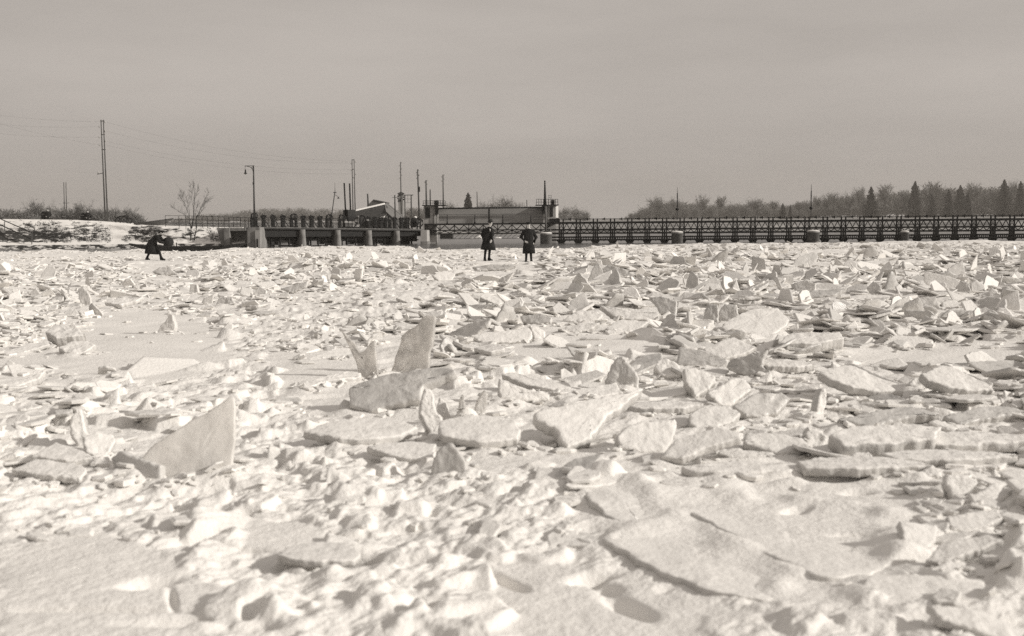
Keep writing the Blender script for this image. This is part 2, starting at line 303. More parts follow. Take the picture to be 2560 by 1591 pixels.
# ---- the named slabs: outline on the photograph's rays, surface normal, thickness, kind of ice, label, short name
UP = True
HERO = [
 # upright panes and fins
 ([(1050,797),(1065,787),(1088,789),(1085,834),(1080,868),(1073,880),(1071,926),(1015,932),(961,934),(971,913),(991,883),(998,866),(1003,841),(1021,824),(1045,812)], (-.19,-.95,.20), .075, ICE, 'tall clear ice pane standing upright with mottled grey face and bright right edge', 'the tall clear ice pane', UP),
 ([(853,827),(866,838),(886,859),(900,882),(912,876),(925,856),(937,849),(940,880),(942,905),(951,937),(905,946),(889,905),(873,868)], (-.12,-.95,.2), .05, ICE, 'forked blade of clear ice curving up to a thin point left of the tall pane', 'the forked ice blade', UP),
 ([(583,989),(588,1010),(586,1090),(580,1196),(490,1214),(400,1207),(352,1143),(392,1103),(480,1050)], (.06,-.95,.28), .055, SAILICE, 'large sail-shaped pane of thin ice standing alone with one straight sloping edge', 'the sail-shaped pane', UP),
 ([(274,1147),(298,1127),(360,1150),(402,1165),(404,1206),(347,1213),(305,1196)], (-.35,-.90,.25), .07, GREYICE, 'dull grey wedge of ice against the left foot of the sail-shaped pane', 'the grey wedge', UP),
 ([(452,1193),(521,1133),(562,1137),(567,1194),(505,1212)], (.25,-.90,.35), .04, ICE, 'small clear plate leaning against the front of the sail-shaped pane', 'the leaning front plate', UP),
 ([(1120,1105),(1132,1110),(1165,1156),(1171,1193),(1069,1194),(1083,1142),(1100,1118)], (-.2,-.93,.3), .07, GREYICE, 'small grey fin of ice standing alone below the curled slab', 'the small grey fin', UP),
 ([(1558,890),(1577,914),(1595,941),(1595,973),(1556,985),(1510,957),(1518,936),(1528,909),(1543,893)], (-.25,-.92,.28), .12, GREYICE, 'blunt grey pyramid of ice at the edge of the smooth snow flat', 'the blunt grey pyramid', UP),
 ([(197,721),(206,718),(217,727),(226,745),(230,760),(210,765),(196,745)], (-.1,-.97,.2), .08, GREYICE, 'rounded pale ice fin left of the boat end at the far left', 'the rounded left fin', UP),
 ([(417,798),(420,773),(432,790),(439,812),(437,834),(386,834),(400,814)], (-.2,-.95,.25), .10, SLABSNOW, 'narrow snowy ice spike with a broad foot on the left flat', 'the snowy spike', UP),
 ([(476,712),(493,711),(499,735),(470,736)], (-.1,-.97,.25), .12, GREYICE, 'stubby square ice block on top of a snow cone at left', 'the stubby square block', UP),
 ([(540,760),(546,748),(556,742),(579,744),(588,760),(562,766)], (-.15,-.93,.35), .14, GREYICE, 'rounded grey ice hump facing us beside the stubby square block', 'the rounded grey hump', UP),
 ([(2057,970),(2067,973),(2068,1002),(2050,1046),(2036,1040),(2045,1005)], (.55,-.80,.25), .09, SLABSNOW, 'narrow plank of snowy ice standing on end right of the dented slab', 'the standing plank', UP),
 ([(2020,1066),(2050,1075),(2070,1094),(2054,1110),(2030,1112),(2014,1086)], (.1,-.85,.5), .12, SLABSNOW, 'small leaning ice stump in front of the standing plank', 'the leaning stump', UP),
 ([(2166,721),(2182,704),(2200,710),(2206,731),(2186,738)], (-.3,-.93,.2), .10, GREYICE, 'twin pointed fin of grey ice nearer the middle of the right bank of rubble', 'the nearer twin fin', UP),
 ([(2388,719),(2404,702),(2422,708),(2428,729),(2408,736)], (-.3,-.93,.2), .10, GREYICE, 'twin pointed fin of grey ice close to the right edge of the picture', 'the right edge twin fin', UP),
 ([(1753,807),(1762,775),(1771,760),(1795,763),(1797,790),(1790,812)], (-.25,-.93,.25), .12, GREYICE, 'broad grey shield of ice standing left of the big round slab', 'the grey shield', UP),
 ([(1795,790),(1800,772),(1812,760),(1842,762),(1850,800),(1800,806)], (-.2,-.93,.3), .10, GREYICE, 'low notched ice shield directly right of the grey shield', 'the notched shield', UP),
 ([(1060,970),(1078,972),(1088,985),(1086,1005),(1092,1028),(1108,1043),(1104,1066),(1094,1092),(1066,1070),(1048,1036),(1052,1000)], (.15,-.90,.40), .17, SLABSNOW, 'thick snow covered ice neck curving upright at the end of the curled slab', 'the curved ice neck', UP),
 ([(187,1019),(205,1022),(209,1040),(214,1078),(235,1092),(240,1118),(214,1130),(190,1112),(174,1090),(176,1045)], (.15,-.90,.40), .17, SLABSNOW, 'thick snow covered ice neck curving upright at the left foreground', 'the left ice neck', UP),
 ([(1140,1060),(1150,1000),(1158,985),(1166,1020),(1164,1062)], (.3,-.92,.2), .04, ICE, 'slim vertical ice sliver rising behind the curled slab', 'the slim vertical sliver', UP),
 ([(1170,1050),(1195,1000),(1212,975),(1222,985),(1215,1030),(1200,1060)], (.4,-.85,.3), .05, ICE, 'leaning ice splinter at the right of the slim vertical sliver', 'the leaning splinter', UP),
 ([(1088,1030),(1100,992),(1120,1010),(1130,1050),(1110,1062)], (.2,-.9,.35), .06, SLABSNOW, 'little ice tooth tucked between the curved neck and the sliver', 'the little ice tooth', UP),
 ([(1780,612),(1772,620),(1770,626),(1800,626),(1797,616)], (-.2,-.95,.2), .25, SLABSNOW, 'bright pyramid of ice on the skyline between the middle and right drum piers', 'the skyline pyramid', UP),
 # leaning and lying slabs
 ([(870,967),(959,936),(1070,920),(1132,917),(1141,930),(1090,952),(1055,968),(1050,996),(991,1008),(925,1030),(872,1012)], (-.18,-.62,.76), .14, GREYICE, 'broad mottled slab lying tilted towards us below the tall clear pane', 'the broad mottled slab'),
 ([(752,903),(800,884),(858,868),(884,872),(887,897),(840,898)], (.12,-.28,.95), .07, SLABSNOW, 'thin white wedge lying left of the forked blade, the rear of two', 'the rear white wedge'),
 ([(728,966),(760,955),(800,943),(870,926),(905,932),(903,942),(850,950),(818,952),(766,972)], (.10,-.25,.96), .17, SLABSNOW, 'thick wedge slab with dark side face left of the forked blade, front of two', 'the front thick wedge'),
 ([(1097,1052),(1150,1040),(1210,1036),(1290,1050),(1302,1072),(1297,1096),(1205,1106),(1100,1088)], (.02,-.30,.95), .10, SLABSNOW, 'curled slab of snowy ice undercut along its front edge', 'the curled slab'),
 ([(757,1076),(820,1056),(880,1044),(1000,1048),(1048,1066),(1000,1086),(930,1098),(850,1098)], (.03,-.20,.98), .10, SLABSNOW, 'long flat slab left of the curled slab with a dark gap beneath', 'the long flat slab'),
 ([(913,1117),(960,1106),(1030,1102),(1092,1110),(1080,1150),(1000,1144)], (.02,-.20,.98), .08, SLABSNOW, 'thin flat slab between the long flat slab and the small grey fin', 'the thin flat slab'),
 ([(1333,1032),(1360,1017),(1471,997),(1600,976),(1610,970),(1590,990),(1516,1042),(1479,1098),(1418,1118),(1383,1067),(1345,1052)], (.14,-.48,.86), .15, SLABSNOW, 'biggest tilted slab right of centre with a thick shaded left edge', 'the biggest tilted slab'),
 ([(1543,1089),(1558,1068),(1607,1052),(1688,1046),(1694,1062),(1683,1103),(1664,1130),(1607,1130),(1547,1116)], (.16,-.66,.73), .14, SLABSNOW, 'upturned snowy slab leaning back right of the biggest tilted slab', 'the upturned snowy slab'),
 ([(1247,943),(1270,958),(1330,973),(1376,984),(1373,1001),(1330,1003),(1250,996),(1245,972)], (.12,-.80,.58), .16, SLABSNOW, 'white wedge block with a sharp upright left end behind the curled slab', 'the white wedge block'),
 ([(1254,936),(1276,930),(1350,944),(1422,957),(1430,969),(1398,977),(1318,962)], (.05,-.30,.95), .09, SLABSNOW, 'long beam-like slab lying across the top of the white wedge block', 'the beam-like slab'),
 ([(1392,988),(1450,972),(1540,955),(1558,982),(1500,994),(1400,1002)], (.05,-.35,.93), .10, SLABSNOW, 'flat slab running behind the top edge of the biggest tilted slab', 'the flat slab behind'),
 ([(1634,920),(1644,901),(1664,893),(1693,906),(1706,926),(1704,941),(1656,940)], (-.05,-.60,.80), .22, SLABSNOW, 'snow topped ice boulder with a dark shaded front right of the blunt pyramid', 'the snow topped boulder'),
 ([(1708,921),(1738,920),(1787,936),(1793,953),(1770,975),(1738,995),(1730,978),(1712,955)], (.10,-.72,.68), .14, SLABSNOW, 'pale square slab leaning against the snow topped boulder', 'the pale square slab'),
 ([(1697,867),(1749,873),(1800,888),(1822,900),(1808,918),(1756,917),(1692,912)], (-.15,-.80,.58), .10, GREYICE, 'grey slab with a white rim sloping down to the right above the pale square slab', 'the white rimmed slab'),
 ([(1756,872),(1800,853),(1835,842),(1894,868),(1860,885),(1815,896),(1770,884)], (-.05,-.45,.89), .10, SLABSNOW, 'low tent-like slab crowning the pile behind the dark triangle', 'the tent-like slab'),
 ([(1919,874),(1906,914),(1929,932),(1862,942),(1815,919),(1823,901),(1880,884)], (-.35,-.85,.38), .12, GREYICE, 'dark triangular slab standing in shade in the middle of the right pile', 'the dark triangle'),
 ([(1929,899),(1960,912),(1993,926),(1961,934),(1931,935)], (.05,-.70,.70), .10, SLABSNOW, 'small pale wedge touching the right side of the dark triangle', 'the small pale wedge'),
 ([(1766,983),(1800,962),(1832,944),(1860,944),(1884,972),(1828,1013),(1803,1016)], (.18,-.66,.73), .12, SLABSNOW, 'light leaning slab between the pale square slab and the dented slab', 'the light leaning slab'),
 ([(1832,1016),(1860,997),(1884,983),(1956,980),(1978,995),(1946,1034),(1900,1041),(1865,1040)], (.12,-.72,.68), .13, GREYICE, 'grey slab with a darker dent in its face leaning back', 'the dented slab'),
 ([(1721,1034),(1756,1014),(1822,1013),(1855,1032),(1833,1054),(1790,1066),(1746,1076),(1722,1058)], (.06,-.42,.90), .11, SLABSNOW, 'flat snowy plate in front of the light leaning slab', 'the flat snowy plate'),
 ([(1650,1142),(1688,1099),(1788,1066),(1850,1078),(1852,1094),(1770,1118),(1705,1146)], (-.12,-.40,.91), .09, SLABSNOW, 'long pointed slab resting over a dark hollow right of the upturned snowy slab', 'the long pointed slab'),
 ([(1790,1133),(1800,1125),(1870,1124),(1934,1130),(1945,1140),(1900,1144),(1823,1143)], (.0,-.35,.93), .10, SLABSNOW, 'low rounded bolster of ice lying below the long pointed slab', 'the low bolster'),
 ([(1862,1081),(1930,1080),(2006,1094),(2028,1115),(2015,1132),(1946,1136),(1900,1120),(1860,1108)], (.04,-.40,.91), .13, SLABSNOW, 'wide snowy slab in front of the leaning stump', 'the wide snowy slab'),
 ([(2071,1086),(2132,1064),(2256,1056),(2355,1066),(2340,1098),(2231,1106),(2108,1112)], (.03,-.30,.95), .17, SLABSNOW, 'thick overhanging slab above the darkest hollow on the right', 'the overhanging slab'),
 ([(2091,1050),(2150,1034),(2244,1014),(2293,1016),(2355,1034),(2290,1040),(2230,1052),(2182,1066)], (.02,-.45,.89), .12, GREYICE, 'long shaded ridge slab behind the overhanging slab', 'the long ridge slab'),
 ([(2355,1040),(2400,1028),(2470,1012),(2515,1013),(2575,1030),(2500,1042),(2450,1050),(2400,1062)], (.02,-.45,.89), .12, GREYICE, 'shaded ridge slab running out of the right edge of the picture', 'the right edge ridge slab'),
 ([(2046,930),(2108,911),(2134,914),(2200,942),(2256,965),(2264,977),(2200,978),(2130,968),(2080,950)], (.12,-.40,.91), .13, SLABSNOW, 'large prow-shaped slab pointing right with a shaded underside, the left of two', 'the left prow-shaped slab'),
 ([(2300,935),(2350,912),(2380,915),(2430,940),(2478,963),(2486,975),(2430,976),(2370,968),(2320,952)], (.12,-.40,.91), .13, SLABSNOW, 'large prow-shaped slab pointing right with a shaded underside, the right of two', 'the right prow-shaped slab'),
 ([(2108,911),(2134,908),(2180,930),(2262,962),(2256,970),(2190,946)], (-.25,-.70,.66), .06, GREYICE, 'thin sloping slab standing on the back of the left prow-shaped slab', 'the left sloping strip'),
 ([(2350,910),(2362,906),(2410,930),(2484,958),(2478,968),(2420,944)], (-.25,-.70,.66), .06, GREYICE, 'thin sloping slab standing on the back of the right prow-shaped slab', 'the right sloping strip'),
 ([(2268,962),(2285,940),(2305,940),(2312,965),(2290,974)], (0,-.6,.8), .16, SLABSNOW, 'rough lump of snowy ice between the two prow-shaped slabs', 'the rough lump'),
 ([(2125,1134),(2140,1126),(2172,1126),(2183,1136),(2170,1146),(2135,1145)], (0,-.5,.86), .12, SLABSNOW, 'small rounded loaf of ice lying in front of the darkest hollow', 'the rounded loaf'),
 ([(2290,1183),(2330,1158),(2356,1178),(2358,1197),(2301,1200)], (-.05,-.60,.80), .16, SLABSNOW, 'snow topped ice block at the top left of the right foreground pile', 'the right pile block'),
 ([(2363,1182),(2440,1194),(2448,1207),(2389,1260),(2364,1208)], (.10,-.72,.68), .10, SLABSNOW, 'pale leaning slab behind the middle of the right foreground pile', 'the right pile leaning slab'),
 ([(2431,1237),(2486,1204),(2538,1230),(2486,1272),(2447,1270)], (.16,-.66,.73), .10, SLABSNOW, 'five sided slab leaning at the right end of the right foreground pile', 'the five sided slab'),
 ([(2366,1290),(2430,1276),(2492,1275),(2510,1296),(2460,1320),(2405,1334),(2374,1312)], (.06,-.45,.89), .09, SLABSNOW, 'flat plate in front of the five sided slab', 'the right pile plate'),
 ([(2250,1302),(2346,1311),(2342,1352),(2317,1380),(2260,1360)], (.22,-.55,.80), .08, SLABSNOW, 'upturned snowy slab at the left end of the right foreground pile', 'the right pile upturned slab'),
 ([(2314,1402),(2353,1356),(2466,1334),(2510,1350),(2430,1382),(2355,1406)], (-.12,-.40,.91), .07, SLABSNOW, 'long pointed slab over a dark slot near the right edge', 'the right edge pointed slab'),
 ([(2447,1386),(2520,1382),(2590,1386),(2590,1404),(2466,1402)], (0,-.35,.93), .08, SLABSNOW, 'low rounded bolster of ice at the right edge beside the dark slot', 'the right edge bolster'),
 ([(1435,1197),(1500,1192),(1570,1202),(1640,1238),(1690,1285),(1605,1318),(1530,1296),(1475,1250)], (.11,.0,.99), .08, SLABSNOW, 'large smooth foreground slab with a raised corner left of centre right', 'the raised corner slab'),
 ([(1648,1236),(1760,1242),(1960,1262),(2200,1300),(2260,1380),(2180,1440),(2045,1438),(1850,1346),(1700,1272)], (.06,.035,.998), .075, SLABSNOW, 'very large smooth foreground slab bounded by a long straight dark edge', 'the very large smooth slab'),
 ([(1500,1345),(1620,1325),(1760,1335),(1880,1392),(2000,1448),(1930,1500),(1760,1474),(1592,1396)], (.06,.035,.998), .065, SLABSNOW, 'smooth foreground slab below the long straight dark edge', 'the lower smooth slab'),
 ([(2152,1462),(2180,1436),(2300,1436),(2420,1446),(2520,1476),(2440,1506),(2280,1512),(2180,1500)], (.02,-.12,.99), .06, SLABSNOW, 'half buried rounded slab in the lower right corner area', 'the half buried slab'),
 ([(2320,1508),(2420,1518),(2500,1545),(2590,1580),(2540,1610),(2440,1575),(2350,1545)], (.10,-.30,.95), .07, SLABSNOW, 'sloping thick slab in the very bottom right corner', 'the bottom right slab'),
 ([(27,1172),(91,1147),(183,1156),(220,1174),(198,1197),(110,1188)], (.02,-.22,.97), .07, SLABSNOW, 'flat slab with an undercut front below the left ice neck', 'the left flat slab'),
 ([(78,1140),(140,1104),(200,1124),(245,1146),(170,1152)], (.02,-.25,.97), .07, SLABSNOW, 'tapering slab over a dark slot behind the left flat slab', 'the left tapering slab'),
 ([(205,1090),(240,1080),(280,1084),(290,1100),(274,1130),(246,1148),(215,1130)], (.25,-.55,.80), .08, SLABSNOW, 'rounded plate leaning on the right of the left ice neck', 'the rounded leaning plate'),
 ([(113,830),(138,808),(165,812),(197,822),(215,836),(178,842),(140,845)], (.0,-.40,.91), .22, SLABSNOW, 'snow capped boulder with a deep shadow beneath on the left flat', 'the left capped boulder'),
 ([(146,868),(180,852),(216,850),(240,862),(215,880),(187,886),(160,880)], (.05,-.40,.91), .16, SLABSNOW, 'lumpy white block just below the left capped boulder', 'the lumpy white block'),
 ([(0,880),(60,866),(110,852),(128,860),(90,872),(20,888)], (.05,-.28,.95), .07, SLABSNOW, 'long low plate at the left edge beside the lumpy white block', 'the long low plate'),
 ([(0,962),(60,945),(112,925),(100,945),(38,967)], (.08,-.35,.93), .12, SLABSNOW, 'sloping slab with a grey side at the left edge', 'the left edge sloping slab'),
 ([(262,756),(310,748),(360,742),(340,752),(300,762)], (.0,-.35,.93), .12, SLABSNOW, 'thin snowy shelf jutting over a dark gap on the left', 'the thin snowy shelf'),
 ([(145,764),(180,758),(205,757),(200,766),(150,769)], (.0,-.5,.86), .10, GREYICE, 'short grey shelf at the foot of the rounded left fin', 'the short grey shelf'),
 ([(1198,744),(1205,735),(1218,731),(1245,744),(1260,757),(1247,762)], (.15,-.45,.88), .14, SLABSNOW, 'bright wedge slab perched on a dark slab in the centre', 'the bright perched wedge'),
 ([(1146,769),(1178,761),(1240,761),(1198,777),(1154,782)], (-.3,-.75,.58), .10, GREYICE, 'dark tilted slab under the bright perched wedge', 'the dark tilted slab'),
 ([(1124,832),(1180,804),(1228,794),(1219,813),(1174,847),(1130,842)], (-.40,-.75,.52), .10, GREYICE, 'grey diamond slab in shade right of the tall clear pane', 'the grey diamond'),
 ([(1176,838),(1230,830),(1290,822),(1322,815),(1334,836),(1322,856),(1203,854)], (.05,-.45,.89), .12, SLABSNOW, 'long white slab in front of the grey diamond', 'the long white slab'),
 ([(1324,813),(1345,816),(1364,828),(1364,852),(1338,850),(1330,830)], (.20,-.70,.68), .12, SLABSNOW, 'pale cube-like block at the right end of the long white slab', 'the cube-like block'),
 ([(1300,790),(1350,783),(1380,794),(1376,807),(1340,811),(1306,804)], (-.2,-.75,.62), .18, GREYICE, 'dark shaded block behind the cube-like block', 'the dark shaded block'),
 ([(1405,801),(1435,780),(1484,773),(1510,785),(1495,800),(1440,806)], (-.05,-.5,.86), .16, SLABSNOW, 'broad slab with shaded front in the middle distance right of the dark block', 'the broad middle slab'),
 ([(1499,764),(1548,768),(1600,772),(1648,780),(1642,797),(1580,800),(1536,793)], (-.05,-.6,.8), .16, SLABSNOW, 'long whale-backed slab behind the smooth snow flat', 'the whale-backed slab'),
 ([(1514,822),(1530,808),(1550,798),(1623,803),(1600,826),(1541,832)], (.05,-.40,.91), .12, SLABSNOW, 'square smooth slab on the far side of the smooth snow flat', 'the square smooth slab'),
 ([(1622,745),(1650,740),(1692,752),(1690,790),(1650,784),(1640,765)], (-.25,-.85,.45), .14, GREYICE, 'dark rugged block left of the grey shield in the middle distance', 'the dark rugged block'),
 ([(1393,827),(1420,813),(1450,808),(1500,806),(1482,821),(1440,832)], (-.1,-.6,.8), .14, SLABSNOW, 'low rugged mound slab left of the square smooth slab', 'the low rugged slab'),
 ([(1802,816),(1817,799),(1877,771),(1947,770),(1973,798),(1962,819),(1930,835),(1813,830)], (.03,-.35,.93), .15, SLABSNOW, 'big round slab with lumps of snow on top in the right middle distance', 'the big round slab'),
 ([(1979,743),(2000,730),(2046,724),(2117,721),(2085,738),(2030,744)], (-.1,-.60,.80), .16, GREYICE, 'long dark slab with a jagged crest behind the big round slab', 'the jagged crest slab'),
 ([(1976,712),(2012,699),(2040,710),(2038,728),(1990,730)], (-.3,-.85,.42), .12, GREYICE, 'dark upright slab behind the jagged crest slab', 'the dark upright slab'),
 ([(1944,858),(1976,830),(2036,830),(2100,830),(2112,846),(2043,858)], (.0,-.30,.95), .20, SLABSNOW, 'thick slab floating over a black gap right of the tent-like slab', 'the thick floating slab'),
 ([(2163,866),(2190,850),(2223,835),(2231,838),(2196,866)], (-.5,-.8,.33), .08, GREYICE, 'dark grey triangle of ice at the left end of the nearer flat plate', 'the nearer grey triangle'),
 ([(2385,864),(2412,848),(2445,833),(2453,836),(2418,864)], (-.5,-.8,.33), .08, GREYICE, 'dark grey triangle of ice next to the right edge of the picture', 'the right edge grey triangle'),
 ([(2196,866),(2233,838),(2290,840),(2332,850),(2330,868)], (.03,-.35,.93), .08, SLABSNOW, 'flat snowy plate with a dark lower edge beside the nearer grey triangle', 'the plate by the grey triangle'),
 ([(2138,754),(2180,744),(2225,743),(2205,756)], (-.1,-.6,.8), .08, GREYICE, 'thin dark shelf of ice below the nearer twin fin', 'the thin dark shelf'),
 ([(2360,752),(2402,742),(2447,741),(2427,754)], (-.1,-.6,.8), .08, GREYICE, 'thin dark shelf of ice below the right edge twin fin', 'the right thin dark shelf'),
 ([(2280,768),(2300,742),(2340,742),(2352,770)], (-.15,-.75,.64), .14, GREYICE, 'grey block of ice between the two twin fins', 'the grey block between fins'),
 ([(1505,672),(1520,662),(1560,672),(1590,690),(1560,692),(1515,686)], (-.25,-.8,.55), .16, GREYICE, 'dark sloping slab far behind, right of the man in the cap', 'the dark far slab'),
 ([(1240,700),(1262,690),(1284,681),(1268,705),(1250,708)], (-.3,-.85,.42), .12, GREYICE, 'thin grey slab leaning in the rubble below the two men', 'the thin grey slab below the men'),
 ([(1180,668),(1230,660),(1290,664),(1270,674),(1200,676)], (-.1,-.8,.58), .16, GREYICE, 'low grey ridge slab right at the feet of the man in the felt hat', 'the low grey ridge'),
 ([(380,680),(400,668),(425,668),(436,682),(410,690)], (-.15,-.85,.5), .18, GREYICE, 'grey hump slab behind the left spike below the striding man', 'the grey hump below the striding man'),
 ([(700,722),(735,712),(770,702),(765,716),(730,732)], (-.2,-.8,.55), .10, GREYICE, 'tilted grey plate in the rubble left of the rubble band', 'the tilted grey plate'),
 ([(1080,688),(1110,676),(1140,684),(1130,700),(1095,702)], (.1,-.6,.8), .12, SLABSNOW, 'white slab in the rubble left of the man in the felt hat', 'the white slab left of the men'),
 ([(990,745),(1010,733),(1050,740),(1058,752),(1020,757)], (.12,-.45,.88), .10, SLABSNOW, 'bright flat slab between the rubble band and the dark tilted slab', 'the bright flat slab'),
]

for h_ in [
 ([(1990,1150),(2060,1141),(2150,1138),(2290,1149),(2332,1164),(2230,1168),(2150,1173),(2010,1167)], (.0,-.16,.98), .10, SLABSNOW, 'long low plate over a dark gap just below the rounded loaf of ice', 'the long low gap plate'),
 ([(1700,1166),(1780,1154),(1860,1151),(2005,1158),(2032,1171),(1940,1178),(1850,1183),(1740,1178)], (.02,-.16,.98), .09, SLABSNOW, 'wide flat plate over a dark gap below the low bolster', 'the wide gap plate'),
 ([(2225,1091),(2310,1080),(2400,1077),(2500,1081),(2590,1088),(2575,1104),(2400,1112),(2262,1108)], (.0,-.18,.98), .12, SLABSNOW, 'wide plate over a dark gap running to the right edge, upper of two', 'the upper right edge plate'),
 ([(2200,1131),(2260,1124),(2340,1121),(2480,1127),(2550,1139),(2470,1146),(2400,1151),(2240,1147)], (.02,-.16,.98), .10, SLABSNOW, 'wide plate over a dark gap running to the right edge, lower of two', 'the lower right edge plate'),
 ([(1640,1206),(1700,1196),(1800,1191),(1900,1195),(2020,1208),(1960,1216),(1860,1221),(1720,1219)], (.02,-.12,.99), .06, SLABSNOW, 'thin wide plate lying on the smooth snow behind the very large foreground slab', 'the thin wide plate'),
 ([(1890,905),(1950,896),(2010,900),(2040,910),(1990,917),(1920,915)], (.0,-.2,.98), .12, SLABSNOW, 'low plate over a dark gap right of the small pale wedge', 'the low plate by the wedge'),
 ([(1560,1012),(1620,1002),(1700,1000),(1760,1008),(1700,1020),(1600,1022)], (.0,-.2,.98), .10, SLABSNOW, 'low plate jutting out behind the upturned snowy slab', 'the low plate behind'),
 ]: HERO.append(h_)
HERO.insert(0, ([(690,1386),(730,1362),(800,1352),(868,1356),(902,1378),(892,1396),(850,1399),(800,1401),(740,1396)], (.02,-.05,.998), .06, SLABSNOW, 'thin crust plate over a small black hollow in the bottom foreground', 'the thin crust plate'))
SIDE = []; HERO_SHAPES = []; BASES = []
def slab_mesh(P, n, th, seed, rnd=None, res=1.0, jk=1.0):
    """rounded, uneven slab: P = outline in world space on a plane with normal n, thickness th behind it"""
    rg = np.random.default_rng(seed)
    n = Vector(n).normalized(); c = sum(P, Vector()) / len(P)
    ref = Vector((0, 0, 1)) if abs(n.z) < 0.8 else Vector((0, 1, 0))
    e1 = ref.cross(n).normalized(); e2 = n.cross(e1).normalized()
    q = np.array([((p - c).dot(e1), (p - c).dot(e2)) for p in P])
    ar = 0.5 * np.sum(q[:, 0] * np.roll(q[:, 1], -1) - np.roll(q[:, 0], -1) * q[:, 1])
    if ar < 0: q = q[::-1]
    size = math.sqrt(abs(ar)); per = np.sum(np.linalg.norm(np.roll(q, -1, 0) - q, axis=1))
    step = per / (110 * res); pts = []
    for i in range(len(q)):
        a, b = q[i], q[(i + 1) % len(q)]; k = max(1, int(np.linalg.norm(b - a) / step))
        for j in range(k): pts.append(a + (b - a) * j / k)
    q = np.array(pts)
    q = 0.25 * np.roll(q, 1, 0) + 0.5 * q + 0.25 * np.roll(q, -1, 0)
    t = np.roll(q, -1, 0) - np.roll(q, 1, 0); t /= np.linalg.norm(t, axis=1)[:, None] + 1e-9
    nn = np.stack([t[:, 1], -t[:, 0]], 1)
    s = np.cumsum(np.r_[0, np.linalg.norm(np.diff(q, axis=0), axis=1)])
    jit = vnoise(s / (size * 0.13) + seed * 3.7, s * 0 + seed) + 0.75 * vnoise(s / (size * 0.05) + seed, s * 0 + 5.0) + 0.4 * vnoise(s / (size * 0.022) + seed, s * 0 + 9.0)
    q = q + nn * (jit * size * 0.036 * jk)[:, None]
    N = len(q); r = rnd if rnd is not None else min(0.26 * th, 0.022)
    cen = q.mean(0)
    prof = [(r, 0.0), (0.55 * r, 0.12 * r), (0.18 * r, 0.45 * r), (0.0, r), (0.0, 0.5 * th + 0.5 * r), (0.12 * r, max(r, th - 0.5 * r)), (0.6 * r, th)]
    V = []; rings = []
    def put(q2, d):
        b = len(V); V.extend([(x, y, -z) for (x, y), z in zip(q2, np.broadcast_to(d, (N,)))]); rings.append(list(range(b, b + N)))
    for f in (0.1, 0.22, 0.34, 0.46, 0.58, 0.7, 0.81, 0.91): put(cen + (q - nn * r - cen) * f, 0.0)
    for ins, d in prof:
        und = vnoise(s / (size * 0.16) + 3 * seed, s * 0 + d * 40) * 0.35 * min(r, 0.03)
        put(q - nn * (ins + und)[:, None], d)
    for f in (0.6, 0.2): put(cen + (q - cen) * f, th)
    V = np.array(V); top = V[:, 2] > -0.6 * th
    w = np.where(top, 1.0, 0.4)
    V[:, 2] += w * (size * 0.016 * fbm(V[:, 0] / (size * 0.42) + seed, V[:, 1] / (size * 0.42), 3) + 0.13 * min(th, 0.12) * fbm(V[:, 0] / 0.09, V[:, 1] / 0.09 + seed, 3, 0.6))
    fs = []
    SIDE.clear()
    for ri, (a, b) in enumerate(zip(rings[:-1], rings[1:])):
        if ri >= 10: SIDE.extend(range(len(fs), len(fs) + N))
        for k in range(N): fs.append((a[k], b[k], b[(k+1) % N], a[(k+1) % N]))
    fs.append(tuple(rings[0])); fs.append(tuple(rings[-1])[::-1])
    W = [c + e1 * v[0] + e2 * v[1] + n * v[2] for v in V]
    return W, fs
def place_hero(k, h):
    poly, n, th, mt, label, nick = h[:6]; up = len(h) > 6
    n = Vector(n).normalized()
    if not up: th *= 0.78 if mt is GREYICE else 0.70
    bx, by = max(poly, key=lambda p: p[1])
    G = ground_at(bx, by)
    if up: A = G
    else:
        G = ground_at(bx, by + (1.35 if any(w in label for w in ('gap', 'undercut', 'hollow', 'slot', 'floating', 'jutting', 'beneath', 'shaded underside')) else (0.35 if 'smooth' in label and 'foreground' in label else 0.30)) * th * n.z * F / G.y); A = at(bx, by, G.y)
    P = []
    for (x, y) in poly:
        d = ray(x, y); t = (A - Vector((0, 0, CAM_H))).dot(n) / d.dot(n); P.append(Vector((0, 0, CAM_H)) + d * t)
    if up:
        z0 = min(p.z for p in P); z1 = max(p.z for p in P); dn = Vector((0, 0, -1)); dn = (dn - n * dn.dot(n)).normalized()
        P = [p + dn * (0.22 * (z1 - z0) + 0.03) if p.z < z0 + 0.16 * (z1 - z0) else p for p in P]
    W, fs = slab_mesh(P, n, th, k + 1, rnd=(min(0.3 * th, 0.02) if mt is ICE else None), jk=(0.35 if mt in (ICE, SAILICE) else 1.0))
    o = new_mesh_obj('ice_floe', W, fs, mt, True)
    tag(o, label, 'ice floe', 'broken ice floes of the jam', 'thing')
    HERO_SHAPES.append((poly, G, nick, th)); BASES.append(([p for p in P], up, th, 'foreground' in label))
    return o
def ice_sides(me, mt):
    if mt is not SLABSNOW: return
    me.materials.append(GREYICE)
    for i in SIDE: me.polygons[i].material_index = 1
def new_mesh_obj(name, W, fs, mt, sm=False):
    c = sum(W, Vector()) / len(W); c.z = min(w.z for w in W)
    me = mesh_np(name, [w - c for w in W], fs, mt, sm); ice_sides(me, mt)
    o = bpy.data.objects.new(name, me); COL.objects.link(o); o.location = c
    return o
for k, h in enumerate(HERO): place_hero(k, h)

